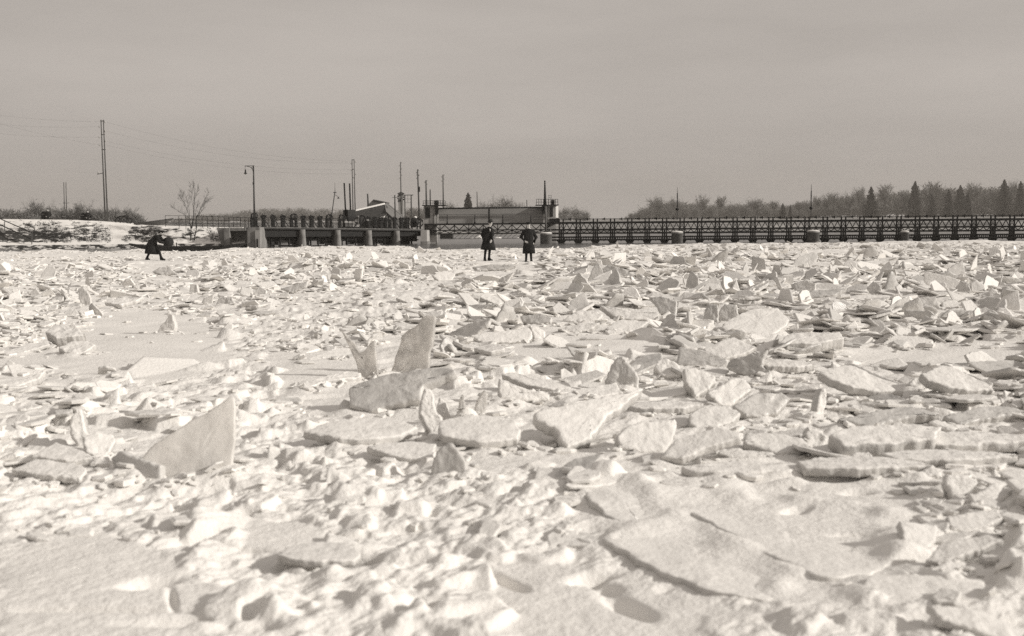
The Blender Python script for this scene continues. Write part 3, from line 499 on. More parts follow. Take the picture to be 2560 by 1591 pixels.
# ---- snow covered jam: one height field, fine near the camera
def build_field():
    rows = [2.1]
    while rows[-1] < 94:
        y = rows[-1]; rows.append(y + max(0.010, min(y * y / 1892 * 0.62, 0.20)))
    Yr = np.array(rows); NC = 1120; u = np.linspace(-1, 1, NC)
    HW = 0.62 * Yr + 2.0
    X = HW[:, None] * u[None, :]; Y = np.repeat(Yr[:, None], NC, 1)
    H = hbase(X, Y)
    px, py = proj(X, Y, z_level(Y))
    zn = zone(px, py)
    k = 5                                                     # soften the zone borders
    soft = zn.copy()
    for ax in (0, 1):
        c = np.cumsum(np.pad(soft, [(k + 1, k) if a == ax else (0, 0) for a in (0, 1)], mode='edge'), axis=ax)
        soft = (np.take(c, range(2*k+1, c.shape[ax]), ax) - np.take(c, range(0, c.shape[ax] - 2*k - 1), ax)) / (2*k+1)
    rough = np.clip(soft, 0, 2)
    ca, sa = 0.66, 0.75                                       # drift direction: away and to the right
    A = X * ca + Y * sa; B = -X * sa + Y * ca
    H += (0.010 + 0.020 * np.clip(rough, 0, 1)) * fbm(A * 1.1, B * 3.2, 4) * smooth(2, 5, Y)
    H += 0.030 * np.clip(rough - 0.1, 0, 2) * fbm(A * 2.6 + 5, B * 5.0, 4, 0.55)
    H += 0.004 * fbm(X * 14, Y * 14, 2) * smooth(30, 4, Y)
    rj = fbm(A * 1.6 + 9, B * 4.4 + 2, 3)
    H += 0.05 * np.clip(rough - 0.6, 0, 1.4) * (np.abs(rj) * -1.0 + 0.12)
    heroes = [(np.array([p[0] for p in q]), np.array([p[1] for p in q])) for q, G, nk, th in HERO_SHAPES]
    hb_ = [(x.min() - 6, x.max() + 6, y.min(), y.max() + 14) for x, y in heroes]
    def blocked(sx, sy, rpx):
        for x0, x1, y0, y1 in hb_:
            if x0 - rpx < sx < x1 + rpx and y0 + 0.35 * (y1 - y0) < sy < y1 + 0.5 * rpx: return True
        return False
    def stamp(cx, cy, rad, asp, ang, gx, gy, h0, bev, steep, seed, nside=6):
        w = 0.62 * cy + 2.0; R = rad * asp * 1.25
        i0 = np.searchsorted(Yr, cy - R); i1 = np.searchsorted(Yr, cy + R)
        j0 = int(np.clip((cx - R) / (w * 0.96) * 0.5 * NC + 0.5 * NC - 3, 0, NC)); j1 = int(np.clip((cx + R) / (w * 0.96) * 0.5 * NC + 0.5 * NC + 3, 0, NC))
        if i1 - i0 < 2 or j1 - j0 < 2: return
        x = X[i0:i1, j0:j1] - cx; y = Y[i0:i1, j0:j1] - cy
        c, s = math.cos(ang), math.sin(ang); a = (x * c + y * s) / asp; b = -x * s + y * c
        rg = np.random.default_rng(seed); sd = np.full(a.shape, -9.0)
        for q in range(nside):
            t = 2 * math.pi * (q + rg.uniform(-.3, .3)) / nside
            sd = np.maximum(sd, a * math.cos(t) + b * math.sin(t) - rad * rg.uniform(.72, 1.0))
        pl = h0 + gx * x + gy * y
        z = pl - bev * 0.6 * (np.clip(sd + bev, 0, bev) / bev) ** 2 - steep * np.clip(sd, 0, None)
        H[i0:i1, j0:j1] = np.maximum(H[i0:i1, j0:j1], z)
    def height(cx, cy):
        i = min(len(Yr) - 1, np.searchsorted(Yr, cy)); j = int(np.clip((cx / (0.62 * Yr[i] + 2.0) + 1) / 2 * (NC - 1), 0, NC - 1)); return H[i, j]
    BLOCKED0 = blocked; rg = np.random.default_rng(21); main = math.atan2(sa, ca)
    # medium plates frozen into the surface
    def cloud(nq, sy, sx):
        z = zone(sx, sy); d = (z_level(sy * 0) - CAM_H)
        g = [onz(a, b, 0.0) for a, b in zip(sx, sy)]
        return z, np.array([p.x for p in g]), np.array([p.y for p in g])
    nq = 4200; sx_ = rg.uniform(-250, 2810, nq); sy_ = 640 + 930 * rg.random(nq) ** 1.2
    zz, gx_, gy_ = cloud(nq, sy_, sx_); cl_ = fbm(gx_ * 0.35, gy_ * 0.35, 2)
    for q in range(nq):
        sx, sy, z, gx, gy = sx_[q], sy_[q], zz[q], gx_[q], gy_[q]
        if (z == 0 and rg.random() > 0.03) or gy > 60 or (gy < 7 and (sx < 220 or rg.random() < 0.5)) or (z == 1 and cl_[q] < -0.05 and rg.random() < 0.6): continue
        rad = min(0.10 + 0.018 * gy, 0.115 * math.exp(rg.normal(0, 0.5)) * (0.8 + 0.035 * gy))
        if z == 2: rad *= 0.6
        if BLOCKED0(sx, sy, rad * F / gy): continue
        tl = min(abs(rg.normal(0, 0.28)), (0.03 + 0.006 * min(gy, 10)) / rad); ta = rg.uniform(0, 6.283)
        h0 = min(height(gx, gy), hb(gx, gy) + 0.07) + rg.uniform(0.0, 0.025) + 0.08 * rad
        stamp(gx, gy, rad, rg.uniform(1.0, 1.9), main + rg.normal(0, 0.7), tl * math.cos(ta), tl * math.sin(ta), h0, min(0.030, 0.3 * rad), rg.uniform(1.6, 5.0), 1000 + q)
    # small lumps of the rubble bands
    nq = 17000; sx_ = rg.uniform(-150, 2700, nq); sy_ = 690 + 900 * rg.random(nq) ** 1.05
    zz, gx_, gy_ = cloud(nq, sy_, sx_); cl_ = fbm(gx_ * 0.8, gy_ * 0.8, 2)
    for q in range(nq):
        sx, sy, z, gx, gy = sx_[q], sy_[q], zz[q], gx_[q], gy_[q]
        if z == 0 or (z == 1 and rg.random() > 0.22) or (gy < 6.2 and rg.random() < (0.45 if sx > 160 else 0.9)): continue
        if cl_[q] < -0.10 and rg.random() < 0.75: continue
        rad = min(0.16, 0.040 * math.exp(rg.normal(0, 0.5)) * (0.8 + 0.03 * gy))
        if BLOCKED0(sx, sy, rad * F / gy): continue
        tl = min(abs(rg.normal(0, 0.34)), (0.012 + 0.0028 * min(gy, 10)) / rad); ta = rg.uniform(0, 6.283)
        near = 1.0 - smooth(5.0, 9.0, gy)
        h0 = min(height(gx, gy), hb(gx, gy) + 0.05 - 0.03 * near) + rg.uniform(-0.014, 0.008) + 0.04 * rad
        stamp(gx, gy, rad, rg.uniform(1.0, 2.4), main + rg.normal(0, 0.45), tl * math.cos(ta), tl * math.sin(ta), h0, max(0.010, (0.5 + 0.2 * near) * rad), rg.uniform(0.6, 2.2) * (1 - 0.6 * near), 50000 + q, 6)
    # snow drifted against the feet of the slabs
    for P, up, th, fg_ in BASES:
        c = sum(P, Vector()) / len(P); ext = max((p - c).length for p in P)
        i0 = np.searchsorted(Yr, c.y - ext - 0.6); i1 = np.searchsorted(Yr, c.y + ext + 0.6)
        if i1 - i0 < 2 or c.y > 40: continue
        x = X[i0:i1]; y = Y[i0:i1]; D = np.full(x.shape, 9.0)
        zs = sorted(p.z for p in P); zlim = zs[0] + (0.25 if up else 0.35) * (zs[-1] - zs[0]) + 0.02
        n = len(P)
        for a in range(n):
            p, q = P[a], P[(a + 1) % n]
            if p.z > zlim and q.z > zlim: continue
            ex, ey = q.x - p.x, q.y - p.y; t = np.clip(((x - p.x) * ex + (y - p.y) * ey) / (ex * ex + ey * ey + 1e-9), 0, 1)
            D = np.minimum(D, np.hypot(x - p.x - t * ex, y - p.y - t * ey))
        H[i0:i1] += (0.055 if up else 0.04) * np.exp(-(D / 0.14) ** 2) * (0.6 + 1.2 * vnoise(x * 5, y * 5))
    # wind packed snow rounds everything close by
    nn_ = np.searchsorted(Yr, 10.5)
    for it in range(4):
        w = 0.5 * (1 - smooth(4.0 + 0.5 * it, 6.0 + 0.5 * it, Y[:nn_]))
        Hn = H[:nn_ + 2]
        a = 0.25 * (np.roll(Hn, 1, 1) + np.roll(Hn, -1, 1)) + 0.5 * Hn; a = 0.25 * (np.roll(a, 1, 0) + np.roll(a, -1, 0)) + 0.5 * a
        a[:, 0] = Hn[:, 0]; a[:, -1] = Hn[:, -1]; a[0] = Hn[0]
        H[:nn_] += 2 * w * (a[:nn_] - H[:nn_])
    # footprints and hollows
    for (sx, sy, ra, rb, an, dp) in [(1478, 1440, .11, .055, .5, .10), (1515, 1462, .08, .05, -.9, .07), (1570, 1508, .16, .06, -1.05, .09), (1268, 1445, .15, .035, -1.0, .07), (1060, 1508, .10, .06, .2, .07),
                                     (735, 1530, .10, .06, 2.2, .07), (375, 1462, .12, .07, .4, .08), (430, 1500, .14, .02, -1.2, .04), (250, 1528, .45, .035, -.05, .05), (1000, 1400, .16, .07, .5, .10),
                                     (850, 1398, .17, .13, .06, .30), (790, 1400, .14, .08, .06, .2), (2060, 1128, .45, .10, .0, .35), (2150, 1112, .40, .08, .05, .3), (1010, 1094, .32, .06, .05, .28), (1140, 1114, .12, .06, 0, .22), (1243, 1110, .10, .05, 0, .2), (1700, 1143, .16, .05, .3, .2), (1800, 1146, .3, .05, 0, .2), (2000, 862, .7, .14, .2, .3), (1950, 1034, .14, .08, .4, .25), (1290, 978, .2, .08, .2, .2), (2350, 1402, .22, .05, .3, .2), (2110, 1165, .25, .06, .1, .18), (1735, 1008, .2, .10, .3, .25), (790, 988, .3, .07, .3, .2), (150, 856, .4, .10, .1, .25), (1370, 1110, .14, .10, .4, .2), (1430, 1122, .3, .04, .0, .2), (1100, 1070, .12, .05, .4, .2), (2040, 1205, .3, .05, .1, .15), (110, 1140, .18, .05, .2, .2), (2290, 1108, .3, .08, .1, .22), (1600, 1150, .2, .04, .1, .15), (690, 1425, .14, .05, -.2, .07), (590, 1372, .22, .03, -.15, .05), (1200, 1540, .14, .05, .6, .06), (2085, 1370, .12, .05, .6, .05),
                                     (2140, 1340, .12, .03, .0, .05), (2145, 1232, .10, .05, .2, .06), (1990, 1280, .10, .05, .6, .05), (1150, 1380, .10, .04, -.4, .05), (500, 1555, .3, .05, .1, .05)]:
        G = onz(sx, sy, 0.0); x = X - G.x; y = Y - G.y; c, s = math.cos(an), math.sin(an)
        d = ((x * c + y * s) / ra) ** 2 + ((-x * s + y * c) / rb) ** 2
        H -= 0.8 * dp * np.exp(-(d * 0.9) ** 1.6)
    H += (0.003 + 0.013 * np.clip(rough, 0, 1.5)) * fbm(A * 6.0, B * 12.0, 5, 0.62) * smooth(16, 6, Y)
    # outer rim of the ice
    H -= 1.6 * smooth(-0.2, 1.2, Y - edge_y(X, Y))
    H += 0.10 * (fbm(X * 0.8, Y * 0.8 + 4, 3) + 0.2) * smooth(60, 84, Y)
    V = np.stack([X, Y, H], -1).reshape(-1, 3); nr = len(Yr)
    idx = np.arange(nr * NC).reshape(nr, NC)
    quads = np.stack([idx[:-1, :-1], idx[:-1, 1:], idx[1:, 1:], idx[1:, :-1]], -1).reshape(-1, 4)
    me = bpy.data.meshes.new('snow_field'); me.vertices.add(len(V)); me.vertices.foreach_set('co', V.ravel().astype(np.float32))
    me.loops.add(quads.size); me.loops.foreach_set('vertex_index', quads.ravel().astype(np.int32))
    me.polygons.add(len(quads)); me.polygons.foreach_set('loop_start', (np.arange(len(quads)) * 4).astype(np.int32))
    me.polygons.foreach_set('use_smooth', np.ones(len(quads), bool))
    me.update(calc_edges=True); me.materials.append(SNOW)
    o = bpy.data.objects.new('snow_field', me); COL.objects.link(o); tag(o, 'snow covered surface of the jammed river ice', kind='structure')
    return height, blocked, Yr
FH, BLOCKED, _ = build_field()

# ---- broken plates standing and lying in the jam
def shard_geo(c, r, th, nside, R, rg, asp):
    t = (np.arange(nside) + rg.uniform(-.33, .33, nside)) * 2 * np.pi / nside
    rr = r * rg.uniform(.62, 1.0, nside); q = np.stack([rr * np.cos(t) * asp, rr * np.sin(t)], 1)
    b = min(0.25 * th + 0.004, 0.12 * r); ins = 1 - b / r
    z = np.full(nside, th / 2); zt = z + rg.normal(0, 0.02 * r, nside)
    V = np.concatenate([np.c_[q * ins * ins, zt], np.c_[q, z - b], np.c_[q * rg.uniform(.85, 1.0), -z]])
    return V @ np.array(R).T + np.array(c)
def shard_faces(n, base=0):
    f = [tuple(base + k for k in range(n)), tuple(base + 2 * n + k for k in range(n))[::-1]]
    for a in (0, 1):
        for k in range(n): f.append((base + a*n + k, base + (a+1)*n + k, base + (a+1)*n + (k+1) % n, base + a*n + (k+1) % n))
    return f
def rotm(yaw, tilt, az):
    return np.array(Matrix.Rotation(az, 3, 'Z') @ Matrix.Rotation(tilt, 3, 'X') @ Matrix.Rotation(yaw - az, 3, 'Z'))
PEOPLE_PX = [(1222, 652, 30), (1322, 654, 26), (388, 652, 34)]
def scatter():
    rg = np.random.default_rng(77); S = []; N = 50500
    t = rg.random(N); k = np.arange(N) < 22600; k3 = np.arange(N) >= 41400
    sy_ = np.where(k, 604 + 96 * t ** 0.9, np.where(k3, 880 + 480 * t ** 1.2, 690 + 210 * t ** 1.25)); sx_ = rg.uniform(-380, 2940, N)
    lev = np.where(sy_ < 640, -0.28, np.where(sy_ < 660, -0.1, 0.0))
    g = [onz(a, b, c) for a, b, c in zip(sx_, sy_, lev)]
    gx_ = np.array([p.x for p in g]); gy_ = np.array([p.y for p in g]); ed = edge_y(gx_, gy_); zz = zone(sx_, sy_); cl_ = fbm(gx_ * 0.25, gy_ * 0.25, 2)
    big = fbm(gx_ * 0.12 + 50, gy_ * 0.12, 2)
    for q in range(N):
        sx, sy, z, gx, gy = sx_[q], sy_[q], zz[q], gx_[q], gy_[q]
        if gy < 5.5 or gy > ed[q] - 0.3: continue
        if sy > 880 and (z == 0 or rg.random() > (0.8 if sx > 1400 else 0.5) * (0.7 if z == 2 else 1)): continue
        if sy > 690:
            if z == 0 and rg.random() > 0.03: continue
            if z == 2 and rg.random() > 0.22: continue
            if cl_[q] < -0.08 and rg.random() < 0.4: continue
        r = (0.100 if sy < 690 else 0.115) * math.exp(rg.normal(0, 0.58) + 0.6 * big[q]) * (0.9 + 0.009 * gy)
        if gy < 13: r *= 0.55 + 0.45 * (gy - 5.5) / 7.5
        r = min(r, 0.14 + 0.0062 * gy) * (1 - 0.40 * smooth(40, 66, gy)) * (0.78 if sx < 1050 else 1.12)
        if z == 2: r *= 0.6
        rpx = r * F / gy
        if BLOCKED(sx, sy, 0.2 * rpx): continue
        if any(abs(sx - a) < w + 0.6 * rpx and -10 - 0.3 * rpx < sy - b < 36 for a, b, w in PEOPLE_PX): continue
        u = rg.random() + 0.03 * smooth(40, 60, gy); up = u < 0.055
        tilt = rg.uniform(0.8, 1.5) if up else (rg.uniform(0.28, 0.65) if u < 0.22 else abs(rg.normal(0, 0.15)))
        if gy < 11 or (gy < 47 and any(abs(sx - a) < 90 and 0 < sy - b < 60 for a, b, w in PEOPLE_PX)): tilt = min(tilt, 0.12 + 0.3 * rg.random()); up = False
        th = min(0.12, rg.uniform(.018, .055) * (0.8 + r)) * (0.75 if gy < 13 else 1); asp = rg.uniform(1.0, 2.0)
        az = rg.uniform(0, 6.283) if not up else rg.normal(0.2, 0.9) + (math.pi if rg.random() < .5 else 0)
        zc = FH(gx, gy) + (0.16 * r * math.sin(tilt) + 0.2 * th)
        if zc < -0.6: continue
        S.append([rpx * (1 + (0.8 if up else 0)), gx, gy, zc, r, th, asp, tilt, az, rg.uniform(0, 6.283), sx, sy])
    for P, up, thk, fg_ in BASES:
        if fg_: continue
        zs = sorted(p.z for p in P); c = sum(P, Vector()) / len(P); ext = min(0.8, max((p - c).length for p in P))
        low = [p for p in P if p.z < zs[0] + 0.5 * (zs[-1] - zs[0]) + 0.03]
        for k_ in range(16):
            p = low[rg.integers(len(low))].lerp(low[rg.integers(len(low))], rg.random()) + Vector((rg.normal(0, .10 + .12 * ext), rg.normal(-.06, .08 + .08 * ext), 0))
            r = ext * rg.uniform(.05, .16) * math.exp(rg.normal(0, .35)); tilt = abs(rg.normal(0, .35)); th = r * rg.uniform(.2, .5)
            a, b = proj(np.array([p.x]), np.array([p.y]), np.array([hb(p.x, p.y)]))
            S.append([r * F / p.y, p.x, p.y, FH(p.x, p.y) + .25 * th + .2 * r * math.sin(tilt), r, th, rg.uniform(1, 1.8), tilt, rg.uniform(0, 6.283), rg.uniform(0, 6.283), a[0], b[0]])
    return S
SH = scatter(); SH.sort(key=lambda s: -s[0])
N_IND = max(0, 296 - len(HERO))
def names_for(sx, sy, tilt, grey, used, size):
    lean = 'upright' if tilt > 0.8 else ('tilted' if tilt > 0.3 else 'flat')
    tone = 'grey' if grey else 'snowy'
    sz = 'larger' if size > 60 else 'small'
    cen = [(nk, sum(p[0] for p in q) / len(q), sum(p[1] for p in q) / len(q)) for q, G, nk, th in HERO_SHAPES]
    cen.append(('the man in the felt hat', 1222, 630)); cen.append(('the man in the cap', 1322, 630)); cen.append(('the striding man', 388, 630))
    cen.sort(key=lambda c: (c[1] - sx) ** 2 + (2.2 * (c[2] - sy)) ** 2)
    def where(c):
        dx, dy = sx - c[1], 2.2 * (sy - c[2])
        return ('right of' if dx > 0 else 'left of') if abs(dx) > abs(dy) else ('below' if dy > 0 else 'behind')
    for a in range(6):
        s = '%s %s ice plate just %s %s' % (tone, lean, where(cen[a]), cen[a][0])
        if s not in used: return s
        s = '%s %s %s ice plate just %s %s' % (sz, tone, lean, where(cen[a]), cen[a][0])
        if s not in used: return s
    for a in range(5):
        for b in range(a + 1, 8):
            s = '%s %s ice plate between %s and %s' % (tone, lean, cen[a][0], cen[b][0])
            if s not in used and len(s.split()) <= 16: return s
    return s
used = set(); stuffV = []; stuffF = []; nb = 0; cnt = 0
rg = np.random.default_rng(5)
for s in SH:
    _, x, y, z, r, th, asp, tilt, az, yaw, sx, sy = s
    R = rotm(yaw, tilt, az)
    vis = -20 < sx < 2580
    if vis and cnt < N_IND:
        cnt += 1; grey = (tilt > 0.3 and rg.random() < 0.6); ns = rg.integers(5, 8)
        tt_ = (np.arange(ns) + rg.uniform(-.38, .38, ns)) * 2 * np.pi / ns; q_ = r * rg.uniform(.6, 1.0, ns); n3 = Vector(R[:, 2]); 
        P_ = [Vector(R @ np.array([a * math.cos(t) * asp, a * math.sin(t), 0.5 * th])) for a, t in zip(q_, tt_)]
        W_, f_ = slab_mesh(P_, n3, th, 300 + cnt, res=0.42, jk=1.25)
        me = mesh_np('ice_floe', W_, f_, GREYICE if grey else SLABSNOW, True); ice_sides(me, GREYICE if grey else SLABSNOW)
        o = bpy.data.objects.new('ice_floe', me); COL.objects.link(o); o.location = (x, y, z)
        lb = names_for(sx, sy, tilt, grey, used, s[0]); used.add(lb)
        tag(o, lb, 'ice floe', 'broken ice floes of the jam', 'thing')
    else:
        n = int(rg.integers(5, 9))
        V = shard_geo((x, y, z), r, th, n, R, rg, asp); stuffV.append(V); stuffF += shard_faces(n, nb); nb += len(V)
me = bpy.data.meshes.new('ice_rubble'); me.from_pydata(np.concatenate(stuffV).tolist(), [], stuffF); me.materials.append(RUBBLE); me.update()
rub = bpy.data.objects.new('ice_rubble', me); COL.objects.link(rub); tag(rub, 'countless small broken ice pieces filling the river jam', kind='stuff')
# ------------------------------------------------------------------ ground, water, far bank
WZ = -0.75
HORX = [(-400, 1)]
tag(MB().box((-640, 77.5, -2.2), (640, 215, WZ)).build('river_water', WATER), 'dark open river water along the weir', kind='structure')
def sheet(name, xs, ys, fz, mt, label, sm=True):
    V = []; Fq = []
    for y in ys:
        for x in xs: V.append(Vector((x, y, fz(x, y))))
    n = len(xs)
    for j in range(len(ys) - 1):
        for i in range(n - 1): Fq.append((j*n+i, j*n+i+1, (j+1)*n+i+1, (j+1)*n+i))
    me = mesh_np(name, V, Fq, mt, sm); o = bpy.data.objects.new(name, me); COL.objects.link(o); return tag(o, label, kind='structure')
def icez(x, y):
    return -0.52 + 0.22 * float(fbm(np.array([x * 0.45]), np.array([y * 0.45]), 3)[0]) - (1.5 if y > 76.5 else 0)
sheet('river_ice', list(np.arange(-120, 121, 1.6)), list(np.arange(-40, 76, 1.6)) + [76.4, 77.2], icez, SNOW, 'snowy river ice beyond the jam')
def farz(x, y):
    n = float(fbm(np.array([x * 0.03]), np.array([y * 0.05]), 3)[0])
    t = min(1, max(0, (y - 172) / 16.0)); return WZ - 0.6 + t * t * (3 - 2 * t) * (1.9 + 0.8 * n) + 0.0008 * max(0, y - 190)
sheet('far_bank', list(np.linspace(-640, 640, 161)), [166, 170, 173, 176, 179, 182, 186, 192, 200, 215, 235, 260, 300, 360, 440, 540, 640, 760, 900, 1040], farz, HAZYLAND, 'snow patched far river bank')

# left bank: a snowy slope with dead grass showing through
BM = bpy.data.materials.new('snowy_slope'); BM.use_nodes = True
n_ = BM.node_tree.nodes; l_ = BM.node_tree.links; n_.clear()
bo = n_.new('ShaderNodeOutputMaterial'); bp = n_.new('ShaderNodeBsdfPrincipled'); bp.inputs['Roughness'].default_value = 0.9; bp.inputs['Specular IOR Level'].default_value = 0.1
at_ = n_.new('ShaderNodeAttribute'); at_.attribute_name = 'bare'
tcb = n_.new('ShaderNodeTexCoord'); mpb = n_.new('ShaderNodeMapping'); mpb.inputs['Rotation'].default_value = (0, math.radians(-38), 0); mpb.inputs['Scale'].default_value = (0.42, 0.8, 1.5)
nb_ = n_.new('ShaderNodeTexNoise'); nb_.inputs['Scale'].default_value = 2.6; nb_.inputs['Detail'].default_value = 7; nb_.inputs['Roughness'].default_value = 0.68
ad = n_.new('ShaderNodeMath'); ad.operation = 'ADD'; rb = n_.new('ShaderNodeValToRGB')
rb.color_ramp.elements[0].position = 0.50; rb.color_ramp.elements[0].color = col3(0.80); rb.color_ramp.elements[1].position = 0.58; rb.color_ramp.elements[1].color = col3(0.05)
l_.new(tcb.outputs['Object'], mpb.inputs[0]); l_.new(mpb.outputs[0], nb_.inputs['Vector']); l_.new(nb_.outputs[0], ad.inputs[0]); l_.new(at_.outputs['Fac'], ad.inputs[1])
l_.new(ad.outputs[0], rb.inputs[0]); l_.new(rb.outputs[0], bp.inputs['Base Color']); l_.new(bp.outputs[0], bo.inputs[0])
TOPX = [-600, 0, 180, 280, 370, 450, 540, 575]; TOPY = [546, 548, 550, 556, 563, 566, 568, 569]
def bank_top(X, Yt=111.5):
    px = 1280 + F * X / Yt * 1.0
    py = float(np.interp(px, TOPX, TOPY)); return at(px, py, Yt).z
def build_bank():
    xs = np.concatenate([np.linspace(-150, -76, 30), np.linspace(-75, -28.2, 190)])
    prof = [(108.0, None, -0.9), (108.02, None, -0.36), (108.5, None, -0.28), (109.0, 0.10, 0), (109.5, 0.28, 0), (110.0, 0.47, 0), (110.5, 0.66, 0), (111.0, 0.84, 0), (111.5, 0.97, 0), (112.2, 1.0, 0), (116, 1.0, -0.05), (126, 1.0, -0.5), (150, 1.0, -0.9), (200, 1.0, -0.9), (260, 1.0, -0.9), (330, 1.0, -0.9)]
    V = []; bare = []
    for x in xs:
        zt = bank_top(x); edge = smooth(-31.5, -28.4, x)
        for k, (y, f, a) in enumerate(prof):
            z = a if f is None else -0.28 + f * (zt + 0.28) + a
            nz_ = float(fbm(np.array([x * 0.9]), np.array([y * 0.9]), 3)[0])
            if 2 < k < 9: z += 0.16 * nz_
            xx = x + (2.6 * (1 - min(1, f or 0)) * edge if k > 2 else 2.6 * edge) * 0.6
            V.append(Vector((xx, y, z)))
            px = 1280 + F * x / 110
            b = -0.30 if k < 11 else 0.12
            if k < 2: b = 0.06
            elif 2 < k < 9:
                b = {3: -0.02, 4: 0.05, 5: 0.025, 6: 0.0, 7: -0.02, 8: -0.07}[k]
                if px < 170 and k in (3, 4, 5): b += 0.10
                if 280 < px < 320: b -= 0.12
                if 320 < px < 420 and k > 5: b += 0.08
                if px > 500: b -= 0.03
            bare.append(b)
    n = len(prof); fs = []
    for i in range(len(xs) - 1):
        for j in range(n - 1): fs.append((i*n+j, (i+1)*n+j, (i+1)*n+j+1, i*n+j+1))
    me = mesh_np('river_bank', V, fs, BM, True); at0 = me.attributes.new('bare', 'FLOAT', 'POINT'); at0.data.foreach_set('value', np.array(bare, np.float32))
    o = bpy.data.objects.new('river_bank', me); COL.objects.link(o); tag(o, 'snow covered river bank with dead grass on its slope', kind='structure')
    # tufts of dead grass
    g = MB(); rg = random.Random(3)
    for q in range(1500):
        x = rg.uniform(-54, -29); t = rg.betavariate(1.3, 2.2); y = 108.7 + 2.6 * t; zt = bank_top(x); z = -0.28 + min(1, (y - 108.6) / 2.6) * (zt + 0.28) - 0.03
        if float(vnoise(np.array([x * 0.8]), np.array([y * 0.8 + x * 0.5]))[0]) < -0.02: continue
        for b in range(5):
            dx, dy = rg.uniform(-.14, .14), rg.uniform(-.1, .1); h = rg.uniform(.08, .26); w = rg.uniform(.012, .025)
            p = Vector((x + dx, y + dy, z)); tip = p + Vector((rg.uniform(-.12, .14), rg.uniform(-.14, .02), h))
            g.add([p - Vector((w, 0, 0)), p + Vector((w, 0, 0)), tip], [(0, 1, 2)])
    tag(g.build('dead_grass', DARKGRASS, fixn=False), 'dry grass tufts showing through the snow on the bank', kind='stuff')
build_bank()

# ------------------------------------------------------------------ trees
def rand_perp(d, rg):
    v = Vector((rg.uniform(-1, 1), rg.uniform(-1, 1), rg.uniform(-1, 1))); v -= d * v.dot(d)
    return v.normalized() if v.length > 1e-4 else Vector((1, 0, 0))
def grow(limbs, twigs, p, d, L, r, depth, rg, spread, up, minr, kids, maxd):
    segs = 3 if depth < 2 else 2; pts = [p]; rs = [r]
    for i in range(segs):
        d = (d + rand_perp(d, rg) * 0.16 + Vector((0, 0, up))).normalized(); p = p + d * (L / segs); pts.append(p); rs.append(max(minr, r * (1 - 0.42 * (i + 1) / segs)))
    (limbs if depth < 2 else twigs).tube(pts, rs, 6 if depth == 0 else (5 if depth == 1 else 3), caps=False)
    if depth >= maxd: return
    k = kids[min(depth, len(kids) - 1)]
    for i in range(k):
        t = rg.uniform(0.30, 1.0) if i else 1.0; idx = min(segs, max(1, int(round(t * segs)))); q = pts[idx - 1].lerp(pts[idx], rg.random() if i else 1.0)
        a = rg.uniform(0.5, 1.2) * spread; nd = (d * math.cos(a) + rand_perp(d, rg) * math.sin(a)).normalized()
        grow(limbs, twigs, q, nd, L * rg.uniform(0.50, 0.78), max(minr, rs[idx] * rg.uniform(0.5, 0.72)), depth + 1, rg, spread, up, minr, kids, maxd)
def tree_meshes(seed, H, bole, spread, up, kids, minr, maxd, trunk_r):
    rg = random.Random(seed); lm = MB(); tw = MB()
    b = Vector((0, 0, bole * H)); lm.tube([(0, 0, -0.3), (rg.uniform(-.1, .1), 0, bole * H * 0.5), b], [trunk_r * 1.25, trunk_r, trunk_r * 0.85], 7)
    for i in range(kids[0]):
        a = rg.uniform(0.15, 0.9) * spread; d = (Vector((0, 0, 1)) * math.cos(a) + rand_perp(Vector((0, 0, 1)), rg) * math.sin(a)).normalized()
        grow(lm, tw, b - Vector((0, 0, rg.uniform(0, 0.25) * bole * H)), d, H * (1 - bole) * rg.uniform(0.42, 0.58), trunk_r * rg.uniform(.5, .75), 1, rg, spread, up, minr, kids, maxd)
    zt = max(v.z for v in tw.v); sc = H / zt
    for M in (lm, tw):
        for v in M.v: v *= sc
    return mesh_np('trunk', lm.v, lm.f, BARK), mesh_np('crown', tw.v, tw.f, TWIG)
def conifer_meshes(seed, H, W):
    rg = random.Random(seed); tr = MB().tube([(0, 0, -0.3), (0, 0, H * 0.96)], [0.02 * H, 0.01], 6); cr = MB()
    z = 0.06 * H
    while z < H * 0.99:
        t = z / H; R = W * 0.5 * (1 - t) ** 0.68 * rg.uniform(0.66, 1.18) + 0.015 * W; nb = int(9 + 9 * (1 - t)); o = rg.uniform(0, 6.28)
        for k in range(nb):
            a = o + 6.283 * (k + rg.uniform(-.3, .3)) / nb; r = R * rg.uniform(.5, 1.15); d = Vector((math.cos(a), math.sin(a), 0)); s = Vector((-d.y, d.x, 0))
            p = Vector((0, 0, z)); tip = p + d * r + Vector((0, 0, -0.30 * r + rg.uniform(-.05, .10) * H * .1))
            for j in range(5):
                f0, f1 = j / 5, (j + 1) / 5; a0 = p.lerp(tip, f0); a1 = p.lerp(tip, f1); w = (0.16 + 0.30 * (1 - f0)) * r * 0.55
                for sg in (-1, 1):
                    q = a1 + s * sg * w * rg.uniform(.7, 1.3) + Vector((0, 0, -rg.uniform(.02, .10) * r - 0.02 * H))
                    cr.add([a0, a1, q], [(0, 1, 2)]); cr.add([a0 + Vector((0, 0, .01 * H)), q, a0 + s * sg * w * .5 + Vector((0, 0, -.05 * H))], [(0, 1, 2)])
        z += H * (0.030 + 0.022 * (1 - t))
    return mesh_np('trunk', tr.v, tr.f, BARK), mesh_np('crown', cr.v, cr.f, NEEDLE)
BARE = [tree_meshes(10 + i, 10.0, b, s, u, k, 0.034, 4, 0.17) for i, (b, s, u, k) in enumerate([
    (.30, .85, .05, (6, 6, 6, 4)), (.36, .72, .07, (5, 6, 6, 4)), (.16, 1.0, .03, (8, 6, 6, 4)), (.08, 1.05, .04, (9, 6, 6, 4)), (.42, .62, .08, (5, 6, 6, 4)), (.24, .95, .05, (7, 6, 6, 4))])]
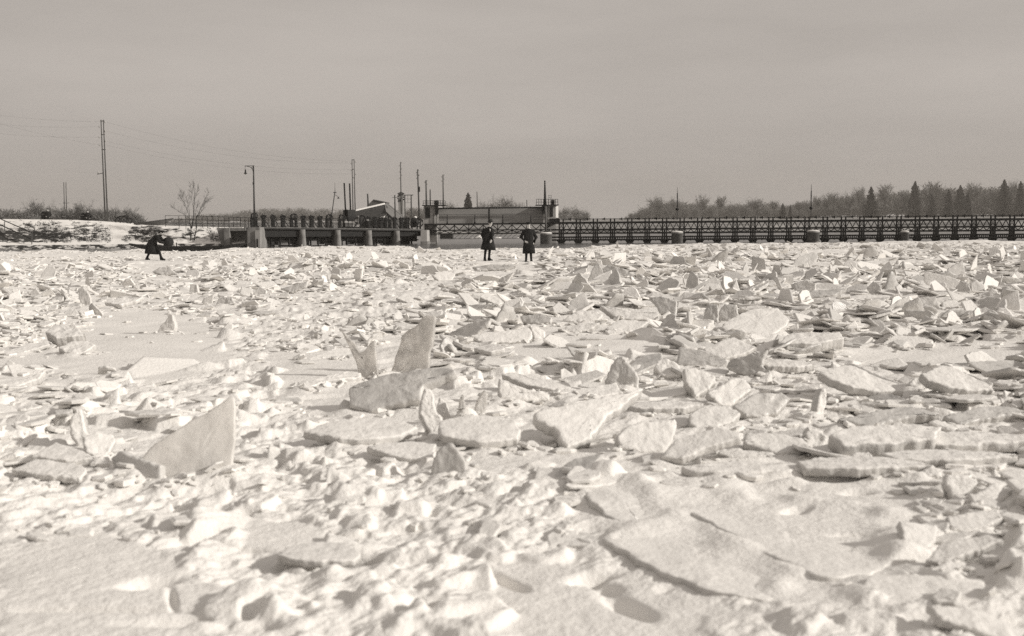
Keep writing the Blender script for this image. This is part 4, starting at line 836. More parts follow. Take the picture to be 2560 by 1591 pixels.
BUSH = [tree_meshes(60 + i, 10.0, b, 1.0, .04, (8, 5, 5), 0.085, 3, 0.2) for i, b in enumerate((.05, .10, .16))]
CONI = [conifer_meshes(40 + i, 10.0, w) for i, w in enumerate((4.4, 3.6, 5.0))]
def plant(name, meshes, x, ytop, Z, wpx, label, cat, group, base=None, rz=None):
    top = at(x, ytop, Z); zb = base if base is not None else farz(top.x, Z) - 0.1
    H = top.z - zb; o = empty(name, (top.x, Z, zb), label, cat, group, rz if rz is not None else random.uniform(0, 6.28)); s = H / 10.0
    ext = 2 * max(math.hypot(v.co.x, v.co.y) for v in meshes[1].vertices)
    sw = min(1.8 * s, max(0.55 * s, wpx * Z / F / ext * (1.55 if name == 'conifer' else 1.25))) if wpx else s
    o.scale = (sw, sw, s)
    for nm, me in zip(('trunk', 'crown'), meshes):
        c = bpy.data.objects.new(nm, me); COL.objects.link(c); c.parent = o
    return o
G1 = 'bare trees beyond the weir'; G2 = 'conifers beyond the weir'; G3 = 'bare trees behind the left bank'
# right-hand wood
RIGHT = [(1578,530,24,3),(1600,524,40,3),(1622,508,44,2),(1642,484,60,0),(1668,500,50,2),(1690,490,52,5),(1712,504,50,2),(1736,512,44,3),(1757,482,36,1),(1778,508,50,3),(1801,486,44,4),(1830,501,60,2),
         (1862,505,56,3),(1894,490,64,0),(1918,507,44,2),(1938,498,34,4),(1998,500,46,4),(2022,498,44,1),(2046,486,40,4),(2066,480,36,1),(2085,476,40,4),(2104,482,40,0),(2124,474,46,1),(2146,462,44,4),
         (2160,480,30,1),(2214,454,56,4),(2246,478,44,1),(2264,470,40,4),(2318,452,54,1),(2338,448,60,4),(2362,458,44,0),(2392,480,30,1),(2438,450,58,4),(2466,470,44,1),(2484,466,40,4),(2534,450,44,0),(2550,446,50,1),(2590,448,60,4)]
hz = ['the first mast lamp', 'the second mast lamp']
def rlabel(x, kind, k):
    a = ['low bushy bare tree', 'slender bare tree', 'round crowned bare tree', 'tall thin trunked bare tree', 'spreading bare tree'][kind % 5]
    return a
_near = [(1565, 'the gap of open sky'), (1696, 'the left mast lamp'), (1957, 'the small conifer pair'), (2033, 'the right mast lamp'), (2178, 'the broad conifer'), (2288, 'the spire-topped conifer'), (2401, 'the lone pointed conifer'), (2511, 'the rightmost conifer')]
def wood_label(x, ytop, k, used):
    shape = {0: 'spreading', 1: 'slender', 2: 'rounded', 3: 'low bushy', 4: 'tall thin-trunked', 5: 'broad'}[k]
    nb = sorted(_near, key=lambda n: abs(n[0] - x))
    for a in range(len(nb)):
        s = '%s bare tree beyond the weir, %s %s' % (shape, 'right of' if x > nb[a][0] else 'left of', nb[a][1])
        if s not in used: used.add(s); return s
        s = '%s bare tree beyond the weir, next %s %s' % (shape, 'right of' if x > nb[a][0] else 'left of', nb[a][1])
        if s not in used: used.add(s); return s
wl = set()
for i, (x, yt, w, k) in enumerate(RIGHT):
    plant('bare_tree', BARE[k], x, yt, random.uniform(640, 720), w, wood_label(x, yt, k, wl), 'tree', G1)
for x, yt, w, k, lb in [(1170,481,34,0,'dark broad conifer rising behind the bridge girder, alone among bare trees'), (1957,508,17,1,'small conifer left of a thinner one near the right mast lamp'), (1976,511,9,1,'thin little conifer just left of the right mast lamp'),
                        (2178,466,38,2,'broad dark conifer first right of the right mast lamp'), (2288,452,34,1,'spire-topped conifer in the middle of the right wood'), (2372,474,30,0,'short blunt conifer left of the lone pointed conifer'), (2401,462,36,1,'lone pointed conifer with a smooth outline in the right wood'),
                        (2420,478,26,0,'low conifer hugging the right side of the lone pointed conifer'), (2511,448,36,1,'rightmost tall conifer close to the picture edge'), (2552,452,30,0,'conifer cut off by the right picture edge'), (2330,486,26,2,'dim conifer between the spire-topped and the short blunt ones')]:
    plant('conifer', CONI[k], x, yt, 430 if x < 1300 else random.uniform(560, 640), w, lb, 'tree', G2)
mid = [(1124,498,40,3,'low bushy bare tree left of the broad conifer behind the girder'), (1142,505,30,2,'small rounded bare tree touching the broad conifer on its left'), (1206,497,44,3,'bushy bare tree just right of the broad conifer'), (1236,484,56,2,'tallest rounded bare tree above the middle of the girder'), (1266,486,54,5,'broad bare tree above the girder right of the tallest rounded one'),
       (1292,500,44,3,'bushy bare tree above the man in the cap'), (1322,512,40,2,'low bare tree left of the right gate house'), (1414,512,40,3,'bushy bare tree right of the white gate house wall'), (1440,509,50,2,'rounded bare tree on the shoulder left of the open sky gap'), (1464,524,40,3,'lowest bare bush at the left side of the open sky gap')]
for x, yt, w, k, lb in mid: plant('bare_tree', BARE[k], x, yt, random.uniform(480, 560), w, lb, 'tree', G1)
left = [(20,514,60,3,'low dark bush of bare twigs at the left picture edge'), (62,503,60,2,'rounded bare tree left of the first crouching pair on the bank'), (92,494,56,5,'tallest broad bare tree behind the first crouching pair'), (128,497,54,2,'rounded bare tree right of the first crouching pair'), (158,508,40,3,'low bushy bare tree by the faint distant poles'),
        (192,498,48,0,'spreading bare tree left of the second crouching pair'), (226,496,52,2,'rounded bare tree behind the second crouching pair'), (256,512,40,3,'bushy bare tree at the foot of the tall double pole'), (288,509,50,3,'dense bush of bare twigs right of the tall double pole'), (318,511,56,3,'dense bush of bare twigs behind the motorcycle'), (342,527,44,3,'last low bush sloping down behind the upturned boat')]
for x, yt, w, k, lb in left: plant('bare_tree', BARE[k], x, yt, random.uniform(200, 230), w, lb, 'tree', G3, base=0.6)
# woods seen as one mass
def mass(name, pts, n, seed, label, wz):
    rg = np.random.default_rng(seed); PV = []; PF = []; base = 0
    src = [(np.array([v.co[:] for v in q[1].vertices]), [tuple(p.vertices) for p in q[1].polygons]) for q in BUSH]
    sub = []
    for v, f in src:
        sub.append((v, f))
    xs = [p[0] for p in pts]; ys = [p[1] for p in pts]
    for i in range(n):
        x = rg.uniform(xs[0], xs[-1]); yt = np.interp(x, xs, ys) + abs(rg.normal(0, 3.0)) + (8 if rg.random() < .35 else 0); Z = rg.uniform(*wz)
        t = at(x, yt, Z); zb = farz(t.x, Z) if Z > 240 else 0.4; H = max(1.0, t.z - zb); v, f = sub[rg.integers(len(sub))]; a = rg.uniform(0, 6.28); s = H / 10; sw = s * rg.uniform(.9, 1.4)
        c, sn = math.cos(a), math.sin(a)
        PV.append(np.c_[(v[:, 0] * c - v[:, 1] * sn) * sw + t.x, (v[:, 0] * sn + v[:, 1] * c) * sw + Z, v[:, 2] * s + zb]); PF += [tuple(j + base for j in q) for q in f]; base += len(v)
    me = bpy.data.meshes.new(name); me.from_pydata(np.concatenate(PV).tolist(), [], PF); me.materials.append(TWIG); me.update()
    o = bpy.data.objects.new(name, me); COL.objects.link(o); tag(o, label, kind='stuff')
mass('woodland', [(1562,542),(1600,526),(1640,502),(1700,502),(1760,508),(1830,505),(1895,500),(1960,512),(2050,498)], 130, 9, 'hazy bare woodland behind the left mast lamp', (760, 860))
mass('far_woods', [(425,546),(500,534),(560,530),(640,520),(720,517),(800,519),(900,521),(960,524),(1030,516),(1066,518)], 200, 1, 'hazy far woods behind the sluice', (760, 900))
mass('woodland', [(1560,542),(1600,528),(1640,508),(1700,506),(1760,514),(1830,512),(1895,507),(1940,516),(1990,516),(2060,496),(2150,486),(2240,478),(2330,468),(2450,466),(2600,462)], 300, 2, 'hazy bare woodland filling in behind the trees at right', (740, 880))
mass('scrub', [(1100,528),(1160,520),(1250,512),(1330,520),(1400,526),(1470,540)], 90, 3, 'scrub below the trees behind the bridge', (420, 600))
mass('thicket', [(-40,520),(60,518),(150,520),(260,522),(330,528),(350,545)], 80, 4, 'thicket of bare twigs behind the left bank', (200, 235))

# ------------------------------------------------------------------ the weir on the right: a straight line of iron trestles
def wz_(x): return 115.0 / (1 + 0.151 * (x - 1280) / F)
def W(x, y, off=0.0): return at(x, y, wz_(x) + off)
def hor(x): return 550.0 - (x - 1280) * math.tan(ROLL)
x0, x1 = 1378, 2640
weir = empty('needle_weir', W(1400, 605), 'long black iron weir of trestles and lattice girders crossing the river at right', 'weir')
def wline(name, dy, h, off=0.0, d=0.16, xa=x0, xb=x1, parent=None, mt=IRON):
    """a straight bar dy photograph pixels below the horizon at x = 1946, carried along the weir"""
    k = wz_(1946) / F; z = CAM_H - dy * k; a = W(xa, 550, off); b = W(xb, 550, off); a.z = z; b.z = z
    return MB().beam(a, b, d, h * k).build(name, mt, parent or weir)
wline('top_rail', -0.2, 1.6, 0.3, 0.05); wline('walkway', 9.2, 5.4, 0.0, 0.55); wline('girder_chord', 26.6, 4.2, -0.1, 0.14)
wline('lower_chord', 35.9, 4.2, -0.1, 0.14); wline('sill_beam', 45.6, 4.0, -0.15, 0.2); wline('sill_beam', 52.8, 4.2, -0.15, 0.2)
kz = wz_(1946) / F
def zy(dy): return CAM_H - dy * kz
bays = []
xx = 1793.0
sx = []
u0 = (1793 - 1280) / F; Xw = 115 * u0 / (1 + 0.151 * u0); dX = None
def px_of_X(X): Z = 115 - 0.151 * X; return 1280 + F * X / Z
u1 = (1881.6 - 1280) / F; dX = (115 * u1 / (1 + 0.151 * u1) - Xw) / 2
centers = [Xw + k * dX for k in range(-9, 19)]
dirw = Vector((1, -0.151, 0)).normalized(); hw = dX / dirw.x; offv = Vector((0.151, 1, 0)).normalized()
protoparts = None
def make_bay():
    """parts of one bay in local coordinates: x along the weir, y away, z up; origin on the bay's left trestle"""
    P = {}
    t = MB(); g = 0.21
    for sgn in (-1, 1):
        t.box((sgn*g - .075, -.10, zy(64)), (sgn*g + .075, .10, zy(44)))
        t.box((sgn*g - .07, -.06, zy(44)), (sgn*g + .07, .06, zy(-1.5)))
    t.box((-.09, -.13, zy(70)), (.09, .10, zy(28)))
    t.beam((-g, 0, zy(8)), (g, 0, zy(26)), .05); t.beam((g, 0, zy(8)), (-g, 0, zy(26)), .05)
    t.add(*[[(-g-.30,-.08,zy(54)),(g+.30,-.08,zy(54)),(g+.09,-.08,zy(61)),(-g-.09,-.08,zy(61)),(-g-.30,.02,zy(54)),(g+.30,.02,zy(54)),(g+.09,.02,zy(61)),(-g-.09,.02,zy(61))],
             [(0,3,2,1),(4,5,6,7),(0,1,5,4),(1,2,6,5),(2,3,7,6),(3,0,4,7)]])
    P['trestle'] = t
    a, b = g + .05, hw - g - .05; n = 4; l = MB()
    for k in range(n):
        p, q = a + (b - a) * k / n, a + (b - a) * (k + 1) / n
        l.beam((p, 0, zy(25.5 if k % 2 == 0 else 10.5)), (q, 0, zy(10.5 if k % 2 == 0 else 25.5)), .075)
    P['lattice'] = l; l2 = MB()
    for k in range(n):
        p, q = a + (b - a) * k / n, a + (b - a) * (k + 1) / n
        l2.beam((p, 0, zy(28 if k % 2 == 0 else 34.5)), (q, 0, zy(34.5 if k % 2 == 0 else 28)), .075)
    P['lower_lattice'] = l2; s = MB()
    for k in range(7): c = a + (b - a) * (k + .5) / 7; s.box((c - .045, -.14, zy(51.5)), (c + .045, -.04, zy(46.4)))
    P['sill_grating'] = s; ar = MB(); m_ = (a + b) / 2
    ar.beam((a, -.1, zy(57)), (a + .25, -.1, zy(54.2)), .05); ar.beam((b, -.1, zy(57)), (b - .25, -.1, zy(54.2)), .05); ar.box((m_ - .04, -.12, zy(56.5)), (m_ + .04, -.05, zy(53.8)))
    P['arch_bracket'] = ar; c = MB()
    c.add([(m_-.17,.24,zy(2.6)),(m_-.17,.24,zy(-2.2)),(m_-.17,.36,zy(-2.2)),(m_-.17,.36,zy(2.6)),(m_+.02,.28,zy(.7)),(m_+.02,.28,zy(-.9)),(m_+.02,.33,zy(-.9)),(m_+.02,.33,zy(.7))],
          [(0,1,2,3),(4,7,6,5),(0,4,5,1),(1,5,6,2),(2,6,7,3),(3,7,4,0)])
    c.add([(m_+.10,.24,zy(5.0)),(m_+.10,.24,zy(-4.6)),(m_+.10,.36,zy(-4.6)),(m_+.10,.36,zy(5.0)),(m_-.06,.28,zy(.7)),(m_-.06,.28,zy(-.9)),(m_-.06,.33,zy(-.9)),(m_-.06,.33,zy(.7))],
          [(0,1,2,3),(4,7,6,5),(0,4,5,1),(1,5,6,2),(2,6,7,3),(3,7,4,0)])
    P['winch_clamp'] = c
    return {k: mesh_np(k, v.v, v.f, IRON) for k, v in P.items()}
bay = make_bay()
rzw = math.atan2(dirw.y, dirw.x)
for i, X in enumerate(centers):
    Z = 115 - 0.151 * X; px = px_of_X(X)
    for nm, me in bay.items():
        if px < 1376 or (i == len(centers) - 1 and nm != 'trestle'): continue
        c = bpy.data.objects.new(nm, me); COL.objects.link(c); c.parent = weir
        Mw = Matrix.Translation((X, Z - 0.1, 0)) @ Matrix.Rotation(rzw, 4, 'Z'); c.matrix_local = world_of(weir).inverted() @ Mw
# drum piers standing in front
def drum(px, yt, wpx, label):
    Z = wz_(px) - 1.3; t = at(px, yt, Z); r = wpx / 2 * Z / F; b = WZ - 0.4
    o = empty('drum_pier', (t.x, Z, b), label, 'pier', 'round concrete piers of the weir')
    h = t.z - b
    MB().lathe((t.x, Z, b), [(r, 0), (r, h * .9), (r * 1.04, h * .9), (r * 1.04, h * .965), (r * .98, h)], 36).build('drum', CONC, o, True)
    MB().lathe((t.x, Z, t.z), [(r * 1.03, 0.0), (r * 1.0, 0.07), (r * .6, 0.12), (.05, 0.13)], 30).build('snow_cap', SNOW, o, True)
drum(1365, 584, 29, 'round concrete pier with snow on top behind the man in the cap')
drum(1693, 581.5, 28, 'round concrete pier under the left mast lamp')
drum(2033, 579, 31, 'round concrete pier under the right mast lamp, its snow cap rounded')
drum(2262, 580, 20, 'narrow concrete pier furthest right along the weir')
def mast(px, ytop, yball, ybase, r, label):
    Z = wz_(px) + 0.2; b = at(px - 3, ybase, Z); t = at(px + 1.5, ytop, Z)
    t = Vector((b.x, b.y, t.z))
    o = empty('mast_lamp', b, label, 'lamp mast', 'lamp masts on the weir')
    L = t.z - b.z; zb = at(px, yball, Z).z
    MB().tube([b, (b.x, b.y, zb - .1)], .035, 8).build('lower_pole', IRON, o, True)
    MB().lathe((b.x, b.y, zb - .16), [(.04, 0), (.15, .06), (.19, .16), (.15, .27), (.06, .33)], 16).build('lamp_globe', IRON, o, True)
    MB().tube([(b.x, b.y, zb + .16), (b.x, b.y, zb + .45 * (t.z - zb))], [.045, .06], 8).build('pole', IRON, o, True)
    MB().tube([(b.x, b.y, zb + .45 * (t.z - zb)), (b.x, b.y, zb + .72 * (t.z - zb))], [.06, .05], 8).build('insulator_stack', IRON, o, True)
    MB().tube([(b.x, b.y, zb + .72 * (t.z - zb)), t], [.03, .012], 6).build('tip', IRON, o, True)
mast(1696, 468, 523, 550, .03, 'thin mast with a dark round lamp above the middle drum pier')
mast(2030, 460, 521, 548, .03, 'thin mast with a dark round lamp above the right drum pier')
# ------------------------------------------------------------------ wing wall and sluice on the left
def lz(x): return 122.7 / (1 - 0.6 * (x - 1280) / F)
def S(x, y, off=0.0): return at(x, y, lz(x) + off)
DA, DB = S(630, 568.6), S(1062, 574.2)
def deck_z(x): return DA.z + (DB.z - DA.z) * (S(x, 570).x - DA.x) / (DB.x - DA.x)
sdir = (DB - DA); sdir.z = 0; sdir.normalize(); sback = Vector((-sdir.y, sdir.x, 0))
if sback.y < 0: sback = -sback
def D(x, h=0.0, off=0.0):
    p = S(x, 570); p.z = deck_z(x) + h; return p + sback * off
def mkplane(name, poly, off, mt, parent=None): return MB().prism(poly, off).build(name, mt, parent)
wing = empty('wing_wall', at(600, 612, 107), 'grey concrete wing wall between the snowy bank and the sluice, with a recessed bay', 'wall')
Zw = 107.5
zt = at(600, 570, Zw).z; zb = WZ - 0.5
def wx(x, Z=Zw): return at(x, 590, Z).x
MB().box((wx(560), Zw, zb), (wx(574), Zw + 3.0, zt)).build('buttress', CONC, wing)
MB().box((wx(574), Zw + 1.6, zb), (wx(630), Zw + 3.0, zt - .02)).build('recess_wall', CONC, wing)
MB().prism([(wx(540), Zw + .3, zt), (wx(560) - .003, Zw + .3, zt), (wx(560) - .003, Zw + .3, zb), (wx(556), Zw + .3, zb)], (0, 2.2, 0)).build('end_wall', CONC, wing)
MB().box((wx(574), Zw + .2, zt - .30), (wx(613), Zw + 1.597, zt - .02)).build('deck_slab', CONC, wing)
MB().box((wx(574), Zw + .2, zt - .017), (wx(606), Zw + 1.6, zt + .05)).build('snow_cover', SNOW, wing)
pb = empty('abutment_pier', at(645, 614, 106), 'big square concrete pier at the left end of the sluice, with pale upright strips', 'pier')
MB().box((wx(630), Zw - 1.6, zb), (wx(659), Zw + 4.0, zt + .04)).build('pier_block', CONC, pb)
MB().box((wx(648), Zw - 1.72, zb), (wx(660.5), Zw - 1.603, zt - .25)).build('pilaster', PLASTER, pb)
MB().box((wx(630) - .12, Zw - 1.5, zb), (wx(630) - .003, Zw - .4, zt - .1)).build('edge_strip', PLASTER, pb)  # paler upright strips at the block's right front and left side
MB().box((wx(652), Zw - 1.82, zb), (wx(655), Zw - 1.723, at(652, 597, Zw).z)).build('fender_post', TARRED, pb)
# the iron railing on the bank and wing
rl = empty('iron_railing', at(520, 566, 108.5), 'thin black iron railing along the top of the bank and wing wall', 'railing')
RX = [413, 447, 464, 480, 491, 505, 518, 532, 546, 560, 572, 583, 592, 601, 612, 621, 633]
def rp(x, f):
    yb = np.interp(x, [413, 447, 560, 640], [566, 567.5, 569, 569.5]); yt = np.interp(x, [413, 500, 560, 640], [539.5, 540.5, 543, 545]); return at(x, yb + (yt - yb) * f, 108.6)
for f in (1.0, 0.66, 0.34): MB().tube([rp(x, f) for x in RX], .022, 5).build('rail', IRON, rl)
for x in RX:
    a, b = rp(x, -0.08), rp(x, 1.0); MB().tube([(b.x, b.y, a.z), b], .028 if x > 440 else .022, 5).build('railing_post', IRON, rl)
# sluice: deck, piers, gates, hoists
sl = empty('sluice_deck', D(840, -0.3), 'dark sluice deck carried on concrete piers, with a thin railing', 'sluice')
MB().prism([D(659, -.16), D(1062, -.16), D(1062, .0), D(659, .0)], sback * 2.6).build('deck_plate', IRONGREY, sl)
MB().prism([D(661, -.95, .25), D(1061, -.72, .25), D(1061, -.163, .25), D(661, -.163, .25)], sback * .3).build('deck_girder', IRON, sl)
MB().prism([D(661, -.02, -.03), D(1061, -.02, -.03), D(1061, .03, -.03), D(661, .03, -.03)], sback * .05).build('snow_line', CONC, sl)
for h in (1.0, .82, .45): MB().tube([D(x, h * (1.0 if x < 850 else 1.0), .15) for x in range(660, 1063, 20)], .020 if h < 1 else .024, 5).build('rail', IRON, sl)
xq = 662
while xq < 1060:
    MB().tube([D(xq, 0, .15), D(xq, 1.0, .15)], .022, 5).build('railing_post', IRON, sl); xq += 10.5 - (xq - 660) * 0.004
BAYX = [(660, 750), (763, 838), (851, 916), (929, 986), (999, 1053)]
for px, w, lb in [(756.5, 13, 'first round-nosed concrete sluice pier right of the square abutment'), (844.5, 13, 'second round-nosed concrete sluice pier, under the dark stovepipes'), (922.5, 13, 'third round-nosed concrete sluice pier, under the dark barn'), (992.5, 13, 'fourth round-nosed concrete sluice pier, just before the square end pier')]:
    c = D(px, 0, .0); r = w / 2 * c.y / F; prof = [(r * 1.45, WZ - .6 - c.z), (r * 1.25, -1.5), (r * 1.02, -.8), (r, -.165)]
    o = empty('sluice_pier', (c.x, c.y, WZ - .6), lb, 'pier', 'round-nosed sluice piers')
    n = 24; vs = []; fs = []
    for rr, z in prof:
        ring = [c + sdir * (rr * math.sin(a)) - sback * (rr * math.cos(a)) + Vector((0, 0, z)) for a in np.linspace(-math.pi/2, math.pi/2, n)]
        vs += [c - sdir * rr + sback * 2.4 + Vector((0, 0, z))] + ring + [c + sdir * rr + sback * 2.4 + Vector((0, 0, z))]
    N = n + 2
    for i in range(3):
        for k in range(N): fs.append((i*N+k, i*N+(k+1) % N, (i+1)*N+(k+1) % N, (i+1)*N+k))
    fs += [tuple(range(N)), tuple(3*N + k for k in range(N))]
    MB().add(vs, fs).build('pier_shaft', CONC, o, True)
    p = c + sdir * (r * 1.5) - sback * .1; MB().box((p.x - .05, p.y - .12, WZ - .6), (p.x + .07, p.y, -.05)).build('fender_post', TARRED, o)
ep = empty('end_pier', at(1060, 612, 114), 'pale square concrete pier at the right end of the sluice, next to the bridge', 'pier')
c0 = at(1060, 590, 114.5)
MB().box((at(1052, 590, 114).x, 114, WZ - .6), (at(1067.5, 590, 114).x, 119, at(1060, 576.5, 114).z)).build('pier_block', PLASTER, ep)
MB().box((at(1051, 590, 114).x, 113.9, WZ - .6), (at(1068.5, 590, 114).x, 119.1, at(1060, 604, 114).z)).build('plinth', CONC, ep)
gi = 0
for a, b in BAYX:
    n = 4 if b - a > 70 else 3
    for k in range(n):
        xa, xb = a + (b - a) * k / n, a + (b - a) * (k + 1) / n; low = [-1.55, -1.75, -1.3, -1.65][(k + gi) % 4]
        g = MB().prism([D(xa + .6, low, 1.0), D(xb - .6, low, 1.0), D(xb - .6, -.2, 1.0), D(xa + .6, -.2, 1.0)], sback * .12).build('gate_panel', TARRED, sl)
        MB().prism([D(xa - .7, WZ - .5 - deck_z(xa), .55), D(xa + .9, WZ - .5 - deck_z(xa), .55), D(xa + .9, -.2, .55), D(xa - .7, -.2, .55)], sback * .3).build('guide_post', IRON, sl)
        MB().prism([D(xa, -1.18, .7), D(xb, -1.18 - .05 * (k % 2), .7), D(xb, -1.06, .7), D(xa, -1.06, .7)], sback * .1).build('cross_bar', IRON, sl)
    gi += 1
    MB().prism([D(a, WZ - .6 - deck_z(a), 1.4), D(b, WZ - .6 - deck_z(b), 1.4), D(b, -1.75, 1.4), D(a, -1.75, 1.4)], sback * .4).build('sill_ledge', CONC, sl)
# hoists on the deck
def hoist(px, big, label):
    b = D(px, 0, .9); o = empty('gate_hoist', b, label, 'gate hoist', 'gate hoists on the sluice deck')
    X_, Y_, Z_ = sdir, sback, Vector((0, 0, 1)); wl_ = lambda x, y, z: b + X_ * x + Y_ * y + Z_ * z
    def bx(name, lo, hi, mt=IRON):
        q = MB().box(lo, hi); q.v = [wl_(v.x, v.y, v.z) for v in q.v]; return q.build(name, mt, o)
    if not big:
        bx('column', (-.17, -.2, 0), (.12, .2, .92)); bx('gear_case', (-.24, -.25, .923), (.22, .25, 1.22)); bx('foot', (-.26, -.28, 0), (.22, -.203, .14))
        MB().torus(wl_(-.05, -.32, 1.08), .16, .03, 14, 5, Y_).build('hand_crank', IRON, o)
        MB().beam(wl_(.13, 0, .80), wl_(.62, 0, .02), .06).build('brace', IRON, o)
        MB().tube([wl_(-.1, 0, 1.22), wl_(-.1, 0, 1.36)], .05, 6).build('spindle', IRON, o)
    else:
        bx('column', (-.34, -.2, 0), (-.1, .2, .95)); bx('column', (.16, -.2, 0), (.30, .2, .80)); bx('gear_case', (-.30, -.16, .80), (.28, .16, 1.0)) ; bx('foot', (-.40, -.26, 0), (.40, -.203, .16))
        w = MB().torus(wl_(0, -.24, 1.12), .30, .05, 24, 6, Y_)
        for k in range(4):
            a = math.pi * k / 4 + .2; w.beam(wl_(.28 * math.cos(a), -.24, 1.12 + .28 * math.sin(a)), wl_(-.28 * math.cos(a), -.24, 1.12 - .28 * math.sin(a)), .04)
        w.build('spoked_wheel', IRON, o)
        MB().torus(wl_(0, .12, 1.14), .26, .05, 18, 5, Y_).build('rear_gear', IRON, o)
H0 = [(643, 1, 'wheeled gate hoist at the very left of the sluice, beside the street lamp'), (667, 0, 'first plain gate hoist right of the street lamp'), (691, 0, 'second plain gate hoist right of the street lamp'), (715.5, 0, 'third plain gate hoist right of the street lamp'), (742, 1, 'wheeled gate hoist above the first round-nosed pier'),
      (767, 0, 'plain gate hoist directly right of the wheeled one above the first round-nosed pier'), (788, 0, 'plain gate hoist midway between the first and second round-nosed piers'), (809, 0, 'plain gate hoist just left of the small lamp mast'), (831, 1, 'wheeled gate hoist at the foot of the small lamp mast'), (863, 1, 'wheeled gate hoist at the foot of the left stovepipe'),
      (930, 0, 'first plain gate hoist in front of the pale lower eave of the barn'), (947, 0, 'second plain gate hoist in front of the pale lower eave of the barn'), (962, 0, 'third plain gate hoist in front of the pale lower eave of the barn'), (978, 1, 'wheeled gate hoist in front of the right roof of the barn'), (996, 0, 'plain gate hoist above the fourth round-nosed pier'), (1013, 0, 'plain gate hoist right of the barn roof end'), (1028, 0, 'slim plain gate hoist standing alone left of the cluttered winch'), ]
for h in H0: hoist(*h)
# cluttered winch at the deck's right end, and the engine in the middle
wn = empty('cable_winch', D(1048, 0, .6), 'cluttered dark cable winch at the right end of the sluice deck', 'winch')
MB().lathe(D(1043, .75, .6) + Vector((0, -.35, 0)), [(.46, 0), (.46, .06), (.30, .1), (.30, .6), (.46, .64), (.46, .7)], 20, 'y').build('drum', IRON, wn, True)
MB().torus(D(1052, .70, .4), .42, .05, 20, 6).build('gear', IRON, wn); MB().torus(D(1039, .55, .3), .30, .05, 18, 6).build('gear', IRON, wn)
for xx_ in (1036, 1049, 1057): MB().beam(D(xx_, 0, .6), D(xx_ + 2, 1.25, .6), .13).build('frame_leg', IRON, wn)
MB().beam(D(1034, .2, .6), D(1060, .85, .6), .12).build('brace', IRON, wn); MB().beam(D(1036, 1.1, .6), D(1060, .95, .6), .10).build('brace', IRON, wn)
MB().lathe(D(1045, 1.2, .6), [(.10, 0), (.18, .05), (.16, .16), (.05, .22)], 12).build('snowy_cap', SNOW, wn, True)
en = empty('steam_winch', D(895, 0, 1.0), 'dark hoisting engine with two tall thin stovepipes on the sluice deck', 'engine')
def obox(name, xa, xb, h0, h1, o0, o1, mt, par): MB().prism([D(xa, h0, o0), D(xb, h0, o0), D(xb, h1, o0), D(xa, h1, o0)], sback * (o1 - o0)).build(name, mt, par)
obox('boiler_house', 879, 899, .95, 1.95, .9, 2.2, TARRED, en); obox('front_board', 868, 886, .18, .60, .5, .62, GREYWOOD, en); obox('board_frame', 866, 887, .60, .72, .5, .70, PLASTER, en)
obox('machine_bed', 866, 922, .0, .17, .7, 2.2, IRON, en); obox('gear_housing', 876, 890, .75, 1.25, .5, .88, IRON, en)
MB().torus(D(911, .95, .6), .42, .07, 24, 6).build('flywheel', IRON, en); MB().torus(D(899, .85, .5), .30, .06, 20, 6).build('gear', IRON, en)
MB().beam(D(905, .2, .6), D(918, 1.15, .6), .12).build('brace', IRON, en); MB().beam(D(892, .2, .6), D(910, 1.25, .6), .12).build('brace', IRON, en)
MB().beam(D(900.5, .55, .45), D(901.5, 1.35, .45), .10).build('white_lever', PLASTER, en)
for k in range(4): MB().lathe(D(917 + 3 * k, .80, .5), [(.02, 0), (.07, .03), (.07, .14), (.02, .2)], 10).build('insulator', PLASTER, en, True)
for xa, ya, xb, yb in ((860.5, 458, 864.5, 541), (874, 459, 877, 541)):
    a, b = S(xb, yb, 1.4), S(xa, ya, 1.4); MB().tube([a, b], [.085, .08], 10).build('stovepipe', IRON, en, True)
# barn behind the sluice
bn = empty('barn', at(950, 572, 131), 'dark barn with steep snow-edged roofs behind the middle of the sluice', 'building')
P = lambda x, y, Z: at(x, y, Z)
MB().prism([P(885, 528.5, 132), P(961, 511, 134), P(967, 541, 129), P(934, 551, 128), P(896, 559, 127.5)], (0.2, 1.5, -.25)).build('front_roof', SHINGLE, bn)  # shade of the front slope put into a darker material than side_roof
MB().prism([P(884, 529.5, 131.7), P(884.5, 525.5, 131.7), P(961, 507.6, 133.7), P(961.5, 511.6, 133.7)], (0, .5, 0)).build('snow_edge', SNOW, bn)
MB().prism([P(932.5, 552, 127.6), P(933, 548.5, 127.6), P(966.5, 539, 128.6), P(967, 543.5, 128.6)], (0, .4, 0)).build('snow_edge', SNOW, bn)
MB().prism([P(962, 511.5, 134), P(967.5, 507, 140), P(1018, 547.5, 140), P(987, 548.5, 130), P(965.5, 529.5, 130)], (-.1, .3, -.35)).build('side_roof', TILE, bn)
MB().prism([P(933, 500, 146), P(967, 507, 146), P(962, 516, 146), P(917, 515, 146)], (0, 3, 0)).build('rear_gable', TILE, bn)
MB().prism([P(932, 500.6, 145.9), P(933, 499, 145.9), P(968, 506.3, 145.9), P(967, 508.5, 145.9)], (0, 3.1, 0)).build('ridge_cap', GREYWOOD, bn)
MB().prism([P(900, 556, 130), P(968, 541, 130), P(988, 549, 130), P(988, 576, 130), P(900, 576, 130)], (0, 6, 0)).build('wall', GREYWOOD, bn)
for x in (968, 974, 980): MB().prism([P(x, 545, 129.7), P(x + 1.4, 545, 129.7), P(x + 1.4, 574, 129.7), P(x, 574, 129.7)], (0, .1, 0)).build('board', PLASTER, bn)
MB().prism([P(989, 549.5, 138), P(1017, 549.5, 138), P(1017, 576, 138), P(989, 576, 138)], (0, 3, 0)).build('side_wall', TARRED, bn)
